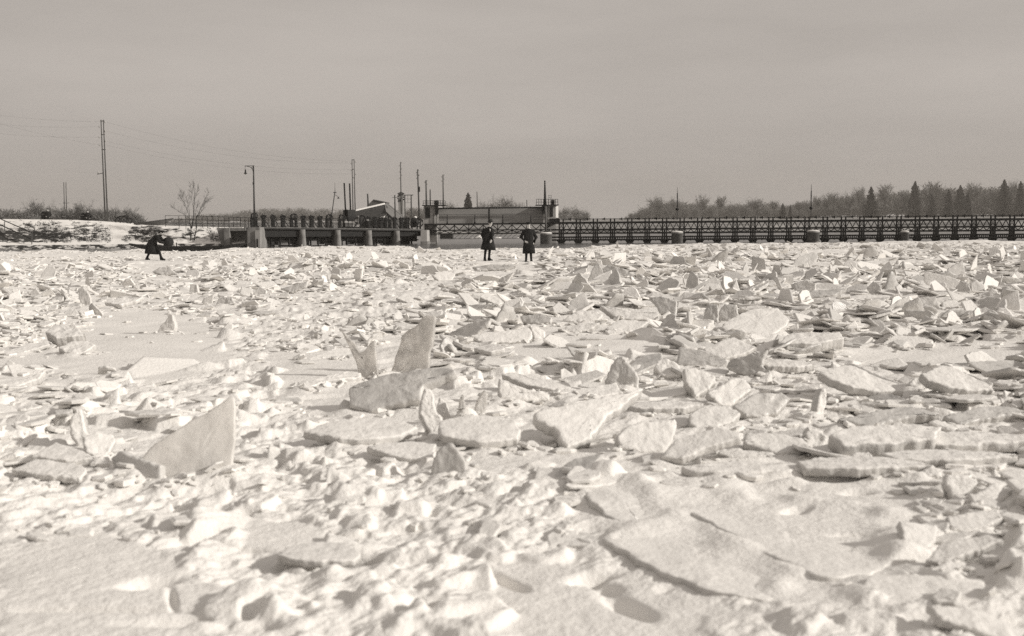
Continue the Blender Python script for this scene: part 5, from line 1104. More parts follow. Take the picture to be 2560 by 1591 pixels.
# transformer tower
tt = empty('transformer_tower', at(1003, 550, 150), 'slender square transformer tower with a pointed roof and insulators', 'tower')
a, b = P(996.5, 550, 150), P(1008.5, 485, 150)
MB().box((a.x, 150, 0), (b.x, 150 + (b.x - a.x), b.z)).build('shaft', PLASTER, tt)
cx, cy, hwid = (a.x + b.x) / 2, 150 + (b.x - a.x) / 2, (b.x - a.x) / 2
MB().add([(cx - hwid*1.45, cy - hwid*1.45, b.z + .003), (cx + hwid*1.45, cy - hwid*1.45, b.z + .003), (cx + hwid*1.45, cy + hwid*1.45, b.z + .003), (cx - hwid*1.45, cy + hwid*1.45, b.z + .003), (cx, cy, P(1003, 479, 150).z)], [(0, 3, 2, 1), (0, 1, 4), (1, 2, 4), (2, 3, 4), (3, 0, 4)]).build('roof', SHINGLE, tt)
for k, (x, y) in enumerate([(995, 493), (995, 499), (996, 505), (1009, 495), (1009, 501), (1000, 490), (1003, 497), (1000, 503), (1005, 489)]):
    q = P(x, y, 149.8); MB().lathe(q, [(.03, 0), (.10, .04), (.10, .16), (.03, .2)], 8).build('insulator', IRON, tt, True)
# ------------------------------------------------------------------ poles
def pole(pts, r, label, cross=(), name='utility_pole', mt=WOODPOLE, cat='utility pole', ins=0, Z=None, group='wooden poles around the sluice'):
    o = empty(name, pts[0], label, cat, group)
    MB().tube(pts, [r * 1.15, r * .85], 8).build('shaft', mt, o, True)
    for (p, hw_) in cross: MB().beam(p - Vector((hw_, 0, 0)), p + Vector((hw_, 0, 0)), .05, .06).build('cross_arm', IRON, o)
    d = Vector(pts[1]) - Vector(pts[0])
    for k in range(ins):
        p = Vector(pts[1]) - d * (0.02 + 0.055 * k); s = -1 if k % 2 else 1
        MB().beam(p, p + Vector((s * .16, 0, .02)), .03).build('bracket', IRON, o); MB().lathe(p + Vector((s * .17, 0, 0)), [(.03, 0), (.055, .03), (.05, .12), (.02, .15)], 8).build('insulator', PLASTER, o, True)
    return o
Zp = 117.0
dp = empty('double_pole', at(264, 556, Zp), 'tallest pole pair with rungs at the left, leaning slightly left above the bank', 'utility pole', 'wooden poles around the sluice')
for xa, xb in ((252.5, 263.5), (258.5, 269.5)):
    MB().tube([at(xb, 556, Zp), at(xa, 300, Zp)], [.088, .052], 10).build('shaft', WOODPOLE, dp, True)
for y in (303, 337, 374.5, 532):
    t = (y - 300) / 256; MB().beam(at(251 + 11 * t, y, Zp), at(260.5 + 11 * t, y, Zp), .07).build('rung', IRON, dp)
MB().beam(at(243, 436, Zp), at(258, 433, Zp), .06).build('cross_arm', IRON, dp); MB().lathe(at(246, 434.5, Zp), [(.03, 0), (.09, .04), (.08, .2), (.02, .24)], 8).build('insulator', PLASTER, dp, True)
for k, (x, y) in enumerate([(248.5, 320), (263, 308), (248.5, 346), (263, 331), (249.5, 366), (264, 356)]):
    q = at(x, y, Zp); MB().lathe(q, [(.03, 0), (.08, .04), (.07, .18), (.02, .22)], 8).build('insulator', PLASTER, dp, True)
fp = empty('double_pole', at(163, 548, 205), 'faint hazy pole pair standing far behind the bank at left', 'utility pole', 'wooden poles around the sluice')
for xa, xb in ((159.5, 162), (165, 167)): MB().tube([at(xb, 556, 205), at(xa, 456, 205)], [.10, .07], 8).build('shaft', WOODPOLE, fp, True)
MB().beam(at(157, 508, 205), at(173, 508, 205), .09).build('cross_arm', IRON, fp)
dp2 = empty('double_pole', at(888, 540, 125), 'pole pair with rungs behind the two stovepipes', 'utility pole', 'wooden poles around the sluice')
for xa, xb in ((880.0, 883.0), (885.2, 888.4)): MB().tube([at(xb, 545, 125), at(xa, 399, 125)], [.065, .045], 8).build('shaft', WOODPOLE, dp2, True)
for y in (400, 424, 445): MB().beam(at(880 + (y-399)*.02, y, 125), at(886 + (y-399)*.02, y, 125), .06).build('rung', IRON, dp2)
for (x, y) in [(878.5, 411), (889, 407), (878.5, 428), (890, 438)]: MB().lathe(at(x, y, 125), [(.03, 0), (.07, .04), (.06, .16), (.02, .2)], 8).build('insulator', PLASTER, dp2, True)
pole([P(921, 520, 140), P(919, 485, 140)], .11, 'short dark pole sticking up behind the barn ridge')
pole([P(1003.5, 545, 146), P(1001.2, 405.5, 146)], .075, 'tall slim pole in front of the transformer tower', ins=6)
pole([P(988.5, 560, 128), P(987, 488, 128)], .085, 'short pole with a spike in front of the side roof of the barn', cross=[(P(987.5, 494, 128), .3)])
pole([P(1048.5, 552, 135), P(1044, 424, 135)], .095, 'dark leaning pole with a transformer box and insulators left of the gate house', ins=4, cross=[(P(1045, 438, 135), .22)])
MB().box(tuple(P(1047.5, 480, 134.9)), tuple(P(1049.5, 467, 134.9) + Vector((0, .3, 0)))).build('transformer_box', IRON, bpy.data.objects['utility_pole.003'])
pole([P(1066.5, 530, 138), P(1065, 451.5, 138)], .10, 'pole just left of the left gate house', ins=3)
pole([P(1076, 530, 142), P(1075.5, 474, 142)], .09, 'shortest pole directly behind the left gate house')
pole([P(1108.5, 530, 138), P(1107.5, 437, 138)], .08, 'slim pole rising right of the drum on the left gate house', ins=4)
pole([P(1193.5, 530, 190), P(1192.5, 480, 190)], .08, 'faint thin pole between the conifer and the rounded trees')
pole([P(1317.5, 530, 190), P(1317, 500, 190)], .08, 'faint short pole left of the right gate house')
pf = empty('pole_frame', P(1020, 560, 138), 'goal-shaped wooden pole frame right of the transformer tower', 'pole frame')
for x in (1012, 1028): MB().tube([P(x + .8, 566, 138), P(x, 487, 138)], [.09, .08], 8).build('post', WOODPOLE, pf, True)
MB().beam(P(1007, 488.5, 138), P(1033, 488, 138), .10).build('cross_beam', WOODPOLE, pf)
for y in (498, 507): MB().beam(P(1012, y, 138), P(1028, y, 138), .03).build('tie_rod', IRON, pf)
MB().beam(P(1019.5, 488, 138), P(1019.5, 507, 138), .03).build('tie_rod', IRON, pf)
# small lamp mast on the deck
lm = empty('lamp_mast', D(838, 0, 1.5), 'thin lamp mast with a small cross arm standing on the sluice deck', 'lamp mast', 'lamp masts on the sluice')
b0 = D(838, 0, 1.5); MB().tube([b0, S(837.4, 480, 1.5)], .05, 8).build('shaft', IRONGREY, lm, True); MB().tube([S(837.4, 480, 1.5), S(837.2, 456, 1.5)], [.025, .01], 6).build('tip', IRONGREY, lm, True)
MB().beam(S(833.5, 481.5, 1.5), S(841, 481.5, 1.5), .05, .08).build('cross_arm', IRON, lm)
MB().tube([S(838, 488, 1.5), S(842, 489.5, 1.5), S(845.5, 493, 1.5)], .022, 6).build('lamp_bracket', IRON, lm); MB().lathe(S(846, 497, 1.5), [(.13, 0), (.10, .05), (.04, .14), (.03, .2)], 10).build('lamp_shade', IRON, lm, True)
# street lamp
st = empty('street_lamp', at(636, 568, 106.5), 'tall street lamp with an ornate bracket and hanging bell lamp at left', 'street lamp'); Zl = 106.4
b0 = at(636.5, 568, Zl); t0 = at(633.7, 414.5, Zl)
MB().tube([b0, b0.lerp(t0, .45), t0], [.10, .085, .065], 10).build('post', IRONGREY, st, True)
MB().beam(at(612, 415.5, Zl), at(636, 414.8, Zl), .05).build('arm', IRON, st)
MB().tube([at(633, 430, Zl), at(631, 423, Zl), at(626, 418.5, Zl), at(617, 416, Zl)], .03, 6).build('scroll_brace', IRON, st)
MB().torus(at(630.5, 419, Zl), .07, .018, 14, 5).build('scroll', IRON, st)
MB().beam(at(612.8, 415.5, Zl), at(612.8, 424, Zl), .03).build('hanger', IRON, st)
q = at(613.8, 435, Zl); MB().lathe(q, [(.17, 0), (.16, .03), (.10, .10), (.075, .16), (.07, .36), (.03, .42)], 16).build('lamp_shade', IRON, st, True)
MB().lathe(q - Vector((0, 0, .08)), [(.03, 0), (.07, .03), (.07, .078)], 12).build('bulb', PLASTER, st, True)
MB().box(tuple(at(631.5, 462, Zl - .12)), tuple(at(634, 456, Zl - .12) + Vector((0, .1, 0)))).build('switch_box', IRON, st)
# ------------------------------------------------------------------ gate houses, gate girder and truss bridge
Zg = 118.0
def G(x, y, o=0.0): return at(x, y, Zg + o)
def gx(x, o=0): return G(x, 560, o).x
g1 = empty('gate_house', G(1075, 575), 'left gate house of grey plaster with a dark door and railed roof', 'building', 'gate houses of the roller gate')
MB().box((gx(1060), Zg, G(1070, 612).z), (gx(1089), Zg + 3.2, G(1070, 515).z)).build('wall', PLASTER, g1)
MB().box((gx(1089) + .003, Zg + .3, G(1090, 565).z), (gx(1093.5), Zg + 2.6, G(1090, 528).z)).build('side_wing', PLASTER, g1)
MB().box((gx(1063.5), Zg - .05, G(1070, 545).z), (gx(1075.5), Zg - .003, G(1070, 519).z)).build('door', TARRED, g1)
MB().box((gx(1056), Zg - .4, G(1070, 514.9).z), (gx(1114), Zg + 3.4, G(1070, 513).z)).build('roof_platform', IRON, g1)
def platform_rail(par, xa, xb, yb, yt, n):
    for k in range(n + 1):
        x = xa + (xb - xa) * k / n; MB().tube([G(x, yb, -.35), G(x, yt, -.35)], .028, 5).build('railing_post', IRON, par)
    for f in (0, .5): MB().tube([G(xa, yt + (yb - yt) * f, -.35), G(xb, yt + (yb - yt) * f, -.35)], .024, 5).build('rail', IRON, par)
platform_rail(g1, 1058, 1113, 514, 502.5, 9)
MB().lathe((gx(1091), Zg + .6, G(1091, 513).z), [(.26, 0), (.26, .45), (.20, .52)], 18).build('motor_drum', IRON, g1, True)
for xx_ in (1084, 1090.5): MB().tube([G(xx_, 535, -.1), G(xx_, 562, -.1)], .03, 6).build('conduit', IRON, g1)
g2 = empty('gate_house', G(1383, 575), 'right gate house with one bright sunlit wall and railed roof', 'building', 'gate houses of the roller gate')
MB().box((gx(1369), Zg, G(1380, 612).z), (gx(1389.5), Zg + 3.0, G(1380, 514).z)).build('wall', PLASTER, g2)
MB().prism([(gx(1389.5) + .003, Zg, G(1390, 545).z), (gx(1397.5), Zg + 1.5, G(1390, 545).z), (gx(1397.5), Zg + 3, G(1390, 545).z), (gx(1389.5) + .003, Zg + 3, G(1390, 545).z)], (0, 0, G(1390, 515).z - G(1390, 545).z)).build('sunlit_wing', SHIRT, g2)  # paler than the front wall: sunlight put into this wing's colour
MB().box((gx(1374.5), Zg - .05, G(1380, 542).z), (gx(1382.5), Zg - .003, G(1380, 517).z)).build('door', TARRED, g2)
MB().box((gx(1340), Zg - .4, G(1380, 513.9).z), (gx(1397), Zg + 3.2, G(1380, 512.2).z)).build('roof_platform', IRON, g2)
platform_rail(g2, 1341, 1394.5, 513, 498.5, 9)
MB().lathe((gx(1384), Zg + .6, G(1384, 512).z), [(.24, 0), (.24, .45), (.18, .52)], 18).build('motor_drum', IRON, g2, True)
MB().box((gx(1386), Zg + .2, G(1384, 512).z), (gx(1389), Zg + .6, G(1384, 500).z)).build('chimney', PLASTER, g2)
for xa, xb in ((1368.5, 1370), (1372, 1375)): MB().tube([G(xa, 545, -.5), G(xb, 512, -.5)], .022, 5).build('ladder_rail', GREYWOOD, g2)
for xa in (1372, 1378): MB().tube([G(xa, 512, .5), G(xa, 487.5, .5)], .02, 5).build('aerial_post', GREYWOOD, g2)
for y in (489, 494.5): MB().beam(G(1371, y, .5), G(1379, y, .5), .03).build('aerial_bar', GREYWOOD, g2)
MB().box((gx(1374), Zg - .7, G(1380, 557).z), (gx(1398.5), Zg + 1, G(1380, 547).z)).build('base_housing', IRON, g2)
mm = empty('tall_mast', G(1364, 584, -1.4), 'tall dark mast with a thick ribbed base beside the right gate house', 'mast')
MB().tube([G(1364.5, 584, -1.4), G(1364, 512, -1.4)], .10, 10).build('shaft', GREYWOOD, mm, True)
MB().tube([G(1362.8, 512, -1.4), G(1362.6, 498, -1.4), G(1362.3, 478, -1.4), G(1362, 456, -1.4)], [.17, .13, .10, .06], 10).build('ribbed_mast', IRON, mm, True)
for k in range(9): MB().lathe(G(1362.3, 495 - 4.4 * k, -1.4), [(.10, 0), (.15 - .008 * k, .03), (.10, .07)], 10).build('insulator_ring', IRON, mm, True)
MB().lathe(G(1362, 456, -1.4), [(.05, 0), (.09, .04), (.08, .14), (.03, .19)], 10).build('mast_head', IRON, mm, True)
MB().prism([G(1357, 516, -1.5), G(1367, 516, -1.5), G(1364.5, 497, -1.5), G(1360, 497, -1.5)], (0, .4, 0)).build('bracket_plate', IRON, mm)
gpo = Zg
gd = empty('gate_girder', G(1225, 562), 'long black roller gate tube spanning between the two gate houses', 'gate')
MB().tube([G(1094, 521.8), G(1360, 518.8)], .085, 10).build('roller_tube', IRON, gd, True)
for x, y in ((1092, 524), (1359, 522)):
    MB().box(tuple(G(x - 4, y + 12, -.3)), tuple(G(x + 4, y - 8, .3))).build('end_bracket', IRON, gd); MB().torus(G(x, y, -.35), .17, .05, 16, 6).build('roller', IRON, gd)
MB().prism([G(1096, 523.5, .5), G(1358, 520.6, .5), G(1358, 560, .5), G(1096, 563, .5)], (0, .12, 0)).build('gate_plate', GATEGREY, gd)
MB().beam(G(1222.5, 521), G(1222.5, 563), .17).build('centre_post', IRON, gd)
br = empty('truss_bridge', G(1220, 600, -.3), 'black lattice footbridge with a post and rail guard across the middle gap', 'bridge')
def bl(name, xa, ya, xb, yb, w, h, o=-.3): MB().beam(G(xa, ya, o), G(xb, yb, o), w, h).build(name, IRON, br)
yk = Zg / F
bl('walkway', 1062, 562, 1376, 559, 1.0, 4.2 * yk); bl('middle_chord', 1062, 577.2, 1376, 574.2, .2, 2.6 * yk); bl('lower_beam', 1068, 585.6, 1376, 582.6, .25, 3.2 * yk); bl('bottom_rail', 1128, 597.5, 1312, 596, .06, 1.1 * yk)
bl('web_rail', 1062, 580.8, 1376, 577.8, .05, 1.0 * yk)
n = 26
for k in range(n):
    xa = 1064 + 312 * k / n; xb = 1064 + 312 * (k + 1) / n; f = lambda x, y: y - (x - 1064) / 312 * 3
    MB().beam(G(xa, f(xa, 576 if k % 2 else 564.5), -.3), G(xb, f(xb, 564.5 if k % 2 else 576), -.3), .09).build('lattice_bar', IRON, br)
    MB().beam(G(xa, f(xa, 584 if k % 2 else 578.5), -.3), G(xb, f(xb, 578.5 if k % 2 else 584), -.3), .08).build('lattice_bar', IRON, br)
    if 5 < k < 20: MB().beam(G(xa, f(xa, 597.5), -.3), G(xb, f(xb, 587.5), -.3), .035).build('lattice_bar', IRON, br)
    if k % 3 == 0: MB().beam(G(xa, f(xa, 564), -.3), G(xa, f(xa, 586), -.3), .08).build('upright', IRON, br)
for x in (1118, 1187, 1257, 1327):
    yb_ = 561 - (x - 1100) * .011; MB().tube([G(x, yb_, -.5), G(x, yb_ - 6, -.5), G(x, 537.5, -.5)], [.12, .06, .045], 8).build('guard_post', IRON, br, True)
MB().tube([G(1095, 537.5, -.5), G(1362, 534.8, -.5)], .018, 5).build('guard_rail', IRON, br)
for y in (544, 551): MB().tube([G(1095, y, -.5), G(1118, y, -.5)], .016, 5).build('guard_rail', IRON, br); MB().tube([G(1327, y - 1, -.5), G(1362, y - 1.5, -.5)], .016, 5).build('guard_rail', IRON, br)
# things seen below the bridge: dark hut and snow patches on the far shore
ht = empty('shore_hut', at(1118, 600, 150), 'low dark hut on the far shore seen under the left of the bridge', 'building')
MB().box((at(1100, 590, 150).x, 150, WZ - .3), (at(1131, 590, 150).x, 153, at(1115, 586, 150).z)).build('wall', TARRED, ht)
MB().box((at(1098, 590, 149.7).x, 149.7, WZ - .3), (at(1128, 590, 149.7).x, 149.95, at(1115, 600, 149.7).z)).build('plinth', CONC, ht)
for k, (x, y, w, h) in enumerate([(1158, 605, 26, 6), (1196, 600, 18, 18), (1175, 603, 16, 8), (1290, 602, 14, 10), (1240, 601, 16, 9)]):
    P_ = []
    Zs = 146.0; c = at(x, y, Zs); rg2 = random.Random(k)
    pts = [c + Vector((w * Zs / F * .5 * math.cos(a) * rg2.uniform(.8, 1.1), 0, h * Zs / F * .5 * math.sin(a) * rg2.uniform(.8, 1.1))) for a in np.linspace(0, 6.0, 9)]
    o = MB().prism(pts, (0.4, 1.2, .2)).build('snow_heap', SNOW); tag(o, ['bright snow heap on the far shore just right of the dark hut', 'tall snow heap on the far shore left of the man in the felt hat', 'low snow heap between two bigger ones under the bridge', 'snow heap on the far shore beside the man in the cap', 'snow heap on the far shore between the two standing men'][k], 'snow heap', 'snow heaps on the far shore', 'thing')
# ------------------------------------------------------------------ stairs with handrail, tree, boats, motorcycle
sr = empty('stair_railing', at(40, 600, 108), 'pair of dark sloping handrails going down the bank at the left edge', 'railing'); Zr = 108.4
MB().beam(at(-12, 542, Zr + 2.2), at(82, 583, Zr), .075).build('rail', TARRED, sr); MB().beam(at(-12, 556.5, Zr + 2.2), at(78, 598, Zr), .085).build('rail', TARRED, sr)
MB().tube([at(11.5, 578, Zr + 1.5), at(11.5, 553, Zr + 1.5)], .04, 6).build('railing_post', GREYWOOD, sr); MB().tube([at(79.5, 612, Zr), at(79.5, 582.5, Zr)], .05, 6).build('railing_post', GREYWOOD, sr)
# bare sapling on the bank, its own branches
def sapling():
    Zt = 109.2; o = empty('bare_sapling', at(478, 607, Zt), 'small leafless tree with two thin stems on the bank slope', 'tree')
    lm_ = MB(); tw = MB(); rg = random.Random(12)
    stems = [[(476, 607), (476.5, 592), (477.5, 573), (474, 556), (473, 540), (473.5, 525)], [(485, 607), (487, 592), (491, 573), (489, 556), (492, 545), (499, 528), (506, 512)], [(477.5, 573), (482, 560), (484, 545), (484.5, 525), (486, 500), (487, 480)]]
    for s in stems:
        pts = [at(x, y, Zt + rg.uniform(-.1, .1)) for x, y in s]; rs = np.linspace(.062, .018, len(pts)); lm_.tube(pts, rs, 6)
    for (x0_, y0_, x1_, y1_) in [(473, 540, 462, 510), (462, 510, 452, 476), (473, 525, 466, 492), (484, 545, 493, 515), (484.5, 525, 478, 494), (486, 500, 495, 472), (487, 480, 483, 462), (499, 528, 516, 500), (506, 512, 522, 478), (506, 512, 530, 497), (474, 546, 452, 532), (452, 532, 431, 519), (492, 545, 510, 520), (489, 556, 500, 538), (462, 510, 448, 490), (486, 500, 476, 470)]:
        a, b = at(x0_, y0_, Zt), at(x1_, y1_, Zt + rg.uniform(-.5, .5)); tw.tube([a, a.lerp(b, .5) + Vector((rg.uniform(-.06, .06), 0, 0)), b], [.020, .013, .008], 4, False)
        for k in range(11):
            t = rg.uniform(.15, 1); p = a.lerp(b, t); d = (b - a).normalized(); d = (d * .8 + Vector((rg.uniform(-.9, .9), rg.uniform(-.8, .8), rg.uniform(.0, .7)))).normalized(); q = p + d * rg.uniform(.25, .75)
            tw.tube([p, p.lerp(q, .5) + Vector((0, 0, .04)), q], [.009, .007, .005], 3, False)
            for j in range(3):
                r0 = p.lerp(q, rg.uniform(.3, .9)); d2 = (d + Vector((rg.uniform(-.8, .8), rg.uniform(-.5, .5), rg.uniform(0, .6)))).normalized(); tw.tube([r0, r0 + d2 * rg.uniform(.12, .4)], [.007, .004], 3, False)
    lm_.build('trunk', BARK, o, True); tw.build('crown', TWIG, o, fixn=False)
sapling()
def punt(name, stations, Z, beam_w, mt, label, dy):
    """flat river boat: stations = (px, top py, bottom py, width factor)"""
    vs = []; fs = []
    for (x, yt, yb, w) in stations:
        t, b = at(x, yt, Z), at(x, yb, Z); hwid = beam_w * w / 2
        vs += [t + Vector((0, -hwid, 0)), b + Vector((0, -hwid * .72, 0)), b + Vector((0, hwid * .72, 0)), t + Vector((0, hwid, 0)), t + Vector((0, hwid - .05 * min(1, w + .3), 0)), b + Vector((0, hwid * .72 - .05, .06)), b + Vector((0, -hwid * .72 + .05, .06)), t + Vector((0, -hwid + .05 * min(1, w + .3), 0))]
    n = len(stations)
    for i in range(n - 1):
        for k in range(8): fs.append((i*8+k, i*8+(k+1) % 8, (i+1)*8+(k+1) % 8, (i+1)*8+k))
    fs += [tuple(range(8)), tuple((n-1)*8 + k for k in range(8))]
    c = at(stations[n // 2][0], stations[n // 2][2], Z); o = empty(name, c, label, 'boat', 'flat river boats')
    MB().add(vs, fs).build('hull', mt, o); return o
ob = punt('river_punt', [(323, 608.4, 611, .12), (338, 611, 617, .4), (362, 613.5, 623, .75), (400, 616, 627, 1), (470, 616.5, 629, 1), (520, 615.5, 627, .95), (560, 613.5, 623, .75), (592, 610, 618, .45), (618, 606.8, 609.5, .12)], 74, 1.3, TARRED, 'long black flat-bottomed punt lying on the ice at left', 0)
for x in (380, 440, 500, 556): MB().box(tuple(at(x, 617.5, 73.4)), tuple(at(x + 4, 616, 74.6))).build('thwart', TARRED, ob)
MB().tube([at(442, 617, 74), at(441, 607, 74)], .04, 6).build('rowlock_post', TARRED, ob)
b2 = punt('river_punt', [(338, 558.5, 563.5, .8), (360, 556, 564.6, .95), (385, 552.6, 565, 1), (405, 550, 562, .85), (420, 547.8, 555, .55), (434, 545.2, 547, .12)], 112.2, 1.2, GREYWOOD, 'grey wooden punt with raised bow lying on top of the bank', 0)
def motorcycle():
    Zm = 112.6; o = empty('motorcycle', at(309, 562, Zm), 'dark motorcycle parked on the bank top left of the grey punt', 'motorcycle')
    for x in (295.5, 322.5):
        c = at(x, 552.5, Zm); w = empty('wheel', (0, 0, 0)); w.parent = o
        M = MB().torus(c, .31, .045, 26, 6).build('tyre', RUBBERM, o); M.name = 'wheel'
        r = MB().torus(c, .25, .018, 20, 5)
        for k in range(7): a = math.pi * k / 7; r.beam(c + Vector((.25 * math.cos(a), 0, .25 * math.sin(a))), c - Vector((.25 * math.cos(a), 0, .25 * math.sin(a))), .010)
        rr = r.build('rim', IRONGREY, o); bpy.data.objects.remove(w)
    q = lambda x, y, o_=0: at(x, y, Zm + o_)
    MB().tube([q(295.5, 552.5), q(304, 545), q(317, 543), q(322.5, 552.5)], .03, 6).build('frame', IRON, o); MB().tube([q(304, 545), q(307, 557), q(316, 557), q(317, 543)], .03, 6).build('frame', IRON, o)
    MB().lathe(q(310.5, 551, -.12), [(.05, 0), (.17, .05), (.17, .2), (.05, .25)], 14, 'y').build('engine', IRONGREY, o, True)
    MB().tube([q(305, 544), q(308, 542.2), q(314, 541.5), q(317.5, 543)], [.05, .11, .12, .05], 10).build('fuel_tank', TARRED, o, True)
    MB().tube([q(297, 542), q(302, 541.5), q(306, 543)], [.04, .08, .04], 8).build('saddle', TARRED, o, True); MB().beam(q(288, 543), q(299, 543.5), .22, .05).build('luggage_rack', IRON, o); MB().beam(q(288.5, 543), q(292, 552), .03).build('rack_stay', IRON, o)
    MB().tube([q(322.5, 552.5), q(319, 540), q(318, 537)], .028, 6).build('fork', IRON, o); MB().tube([q(317.5, 537, -.3), q(319, 537.5, -.1), q(319, 537.5, .1), q(317.5, 537, .3)], .018, 6).build('handlebar', IRON, o)
    MB().lathe(q(321, 540.5, -.08), [(.06, 0), (.09, .05), (.09, .12)], 12, 'y').build('headlight', IRONGREY, o, True)
motorcycle()
# covered loads on the bank
for x, yb, lb in ((110.5, 549, 'dark round-topped covered load on the bank top, the left of two'), (210, 552.5, 'dark round-topped covered load on the bank top, the right of two')):
    Zc = 113.5; o = empty('covered_load', at(x, yb + 3, Zc), lb, 'covered load', 'covered loads on the bank')
    c = at(x, yb + 3, Zc); MB().lathe(c, [(.24, 0), (.29, .3), (.31, .62), (.26, .82), (.14, .93), (.03, .96)], 20).build('tarpaulin', TARP, o, True)
    MB().torus(c + Vector((0, 0, .66)), .305, .02, 20, 5, (0, 0, 1)).build('rope', CONC, o)
# ------------------------------------------------------------------ wires
def wire(p0, p1, sag, label, r=.004):
    pts = []
    for k in range(15):
        t = k / 14; p = p0.lerp(p1, t); p.z -= sag * 4 * t * (1 - t); pts.append(p)
    tag(MB().tube(pts, r, 4).build('power_line', WIRE), label, 'power line', 'power lines on the poles')
for k, (y0, y1, y2, y3) in enumerate([(289, 308, 308, 407), (314, 320, 331, 411), (336, 346, 356, 428), (300, 366, 366, 438)]):
    wire(at(-60, y0 - 8, 122), at(248.5 if y1 != 308 else 263, y1 - 3, Zp), .25, ['topmost', 'second highest', 'third highest', 'lowest'][k] + ' wire from the tall double pole to the left edge')
    wire(at(263.5, y2 - 3, Zp), at(879, y3 - 3, 125), .9, ['topmost', 'second highest', 'third highest', 'lowest'][k] + ' wire sagging from the tall double pole to the stovepipe pole pair')
wire(at(157, 424, 180), at(243, 433, Zp), .15, 'short wire ending at the lone cross arm of the tall double pole')
# ------------------------------------------------------------------ people
def skin_mesh(name, J, E, mt, sub=2):
    names = list(J); ix = {n: i for i, n in enumerate(names)}
    me = bpy.data.meshes.new('tmp'); me.from_pydata([J[n][0] for n in names], [(ix[a], ix[b]) for a, b in E], []); me.update()
    o = bpy.data.objects.new('tmp', me); COL.objects.link(o)
    sm = o.modifiers.new('s', 'SKIN'); sm.use_smooth_shade = True
    for n in names:
        r = J[n][1]; d = me.skin_vertices[0].data[ix[n]]; d.radius = (r, r) if not hasattr(r, '__len__') else r; d.use_root = (n == names[0])
    ss = o.modifiers.new('u', 'SUBSURF'); ss.levels = sub; ss.render_levels = sub
    dg = bpy.context.evaluated_depsgraph_get(); new = bpy.data.meshes.new_from_object(o.evaluated_get(dg)); new.name = name
    bpy.data.objects.remove(o); bpy.data.meshes.remove(me); new.materials.clear(); new.materials.append(mt)
    new.polygons.foreach_set('use_smooth', np.ones(len(new.polygons), bool)); return new
def hand(J, E, wrist, w, d, side, key, r=.011):
    """palm, four unequal bent fingers and a thumb hanging from the wrist along d"""
    w = Vector(w); d = Vector(d).normalized(); s = Vector(side).normalized(); n = d.cross(s)
    J[key + 'palm'] = (w + d * .055, .030); E.append((wrist, key + 'palm'))
    for k, (L, o) in enumerate(((.070, -.030), (.082, -.010), (.076, .011), (.058, .030))):
        a = w + d * .090 + s * o; b = a + d * L * .55 + n * .012; c = b + d * L * .35 + n * .028
        J[key + 'f%da' % k] = (a, r); J[key + 'f%db' % k] = (b, r * .9); J[key + 'f%dc' % k] = (c, r * .75); E += [(key + 'palm', key + 'f%da' % k), (key + 'f%da' % k, key + 'f%db' % k), (key + 'f%db' % k, key + 'f%dc' % k)]
    a = w + d * .045 - s * .036; b = a + d * .040 - s * .016 + n * .02; J[key + 't1'] = (a, r * 1.1); J[key + 't2'] = (b, r * .9); E += [(key + 'palm', key + 't1'), (key + 't1', key + 't2')]
def loft(rings, n=28, seed=0, fold=0.0):
    """closed shell through elliptical rings (cx, cy, z, rx, ry, tiltx)"""
    rg = np.random.default_rng(seed); ph = rg.uniform(0, 6.28, 4); M = MB(); vs = []; fs = []
    for i, (cx, cy, z, rx, ry, tx) in enumerate(rings):
        f = fold * i / (len(rings) - 1)
        for k in range(n):
            a = 2 * math.pi * k / n; w = 1 + f * (math.sin(5 * a + ph[0]) * .6 + math.sin(9 * a + ph[1]) * .4)
            ca, sa = math.cos(a), math.sin(a); sx = math.copysign(abs(ca) ** .85, ca); sy = math.copysign(abs(sa) ** .85, sa)
            vs.append((cx + rx * sx * w, cy + ry * sy * w, z + tx * sx))
    for i in range(len(rings) - 1):
        for k in range(n): fs.append((i*n+k, i*n+(k+1) % n, (i+1)*n+(k+1) % n, (i+1)*n+k))
    fs.append(tuple(range(n))); fs.append(tuple((len(rings)-1)*n + k for k in range(n))[::-1]); return M.add(vs, fs)
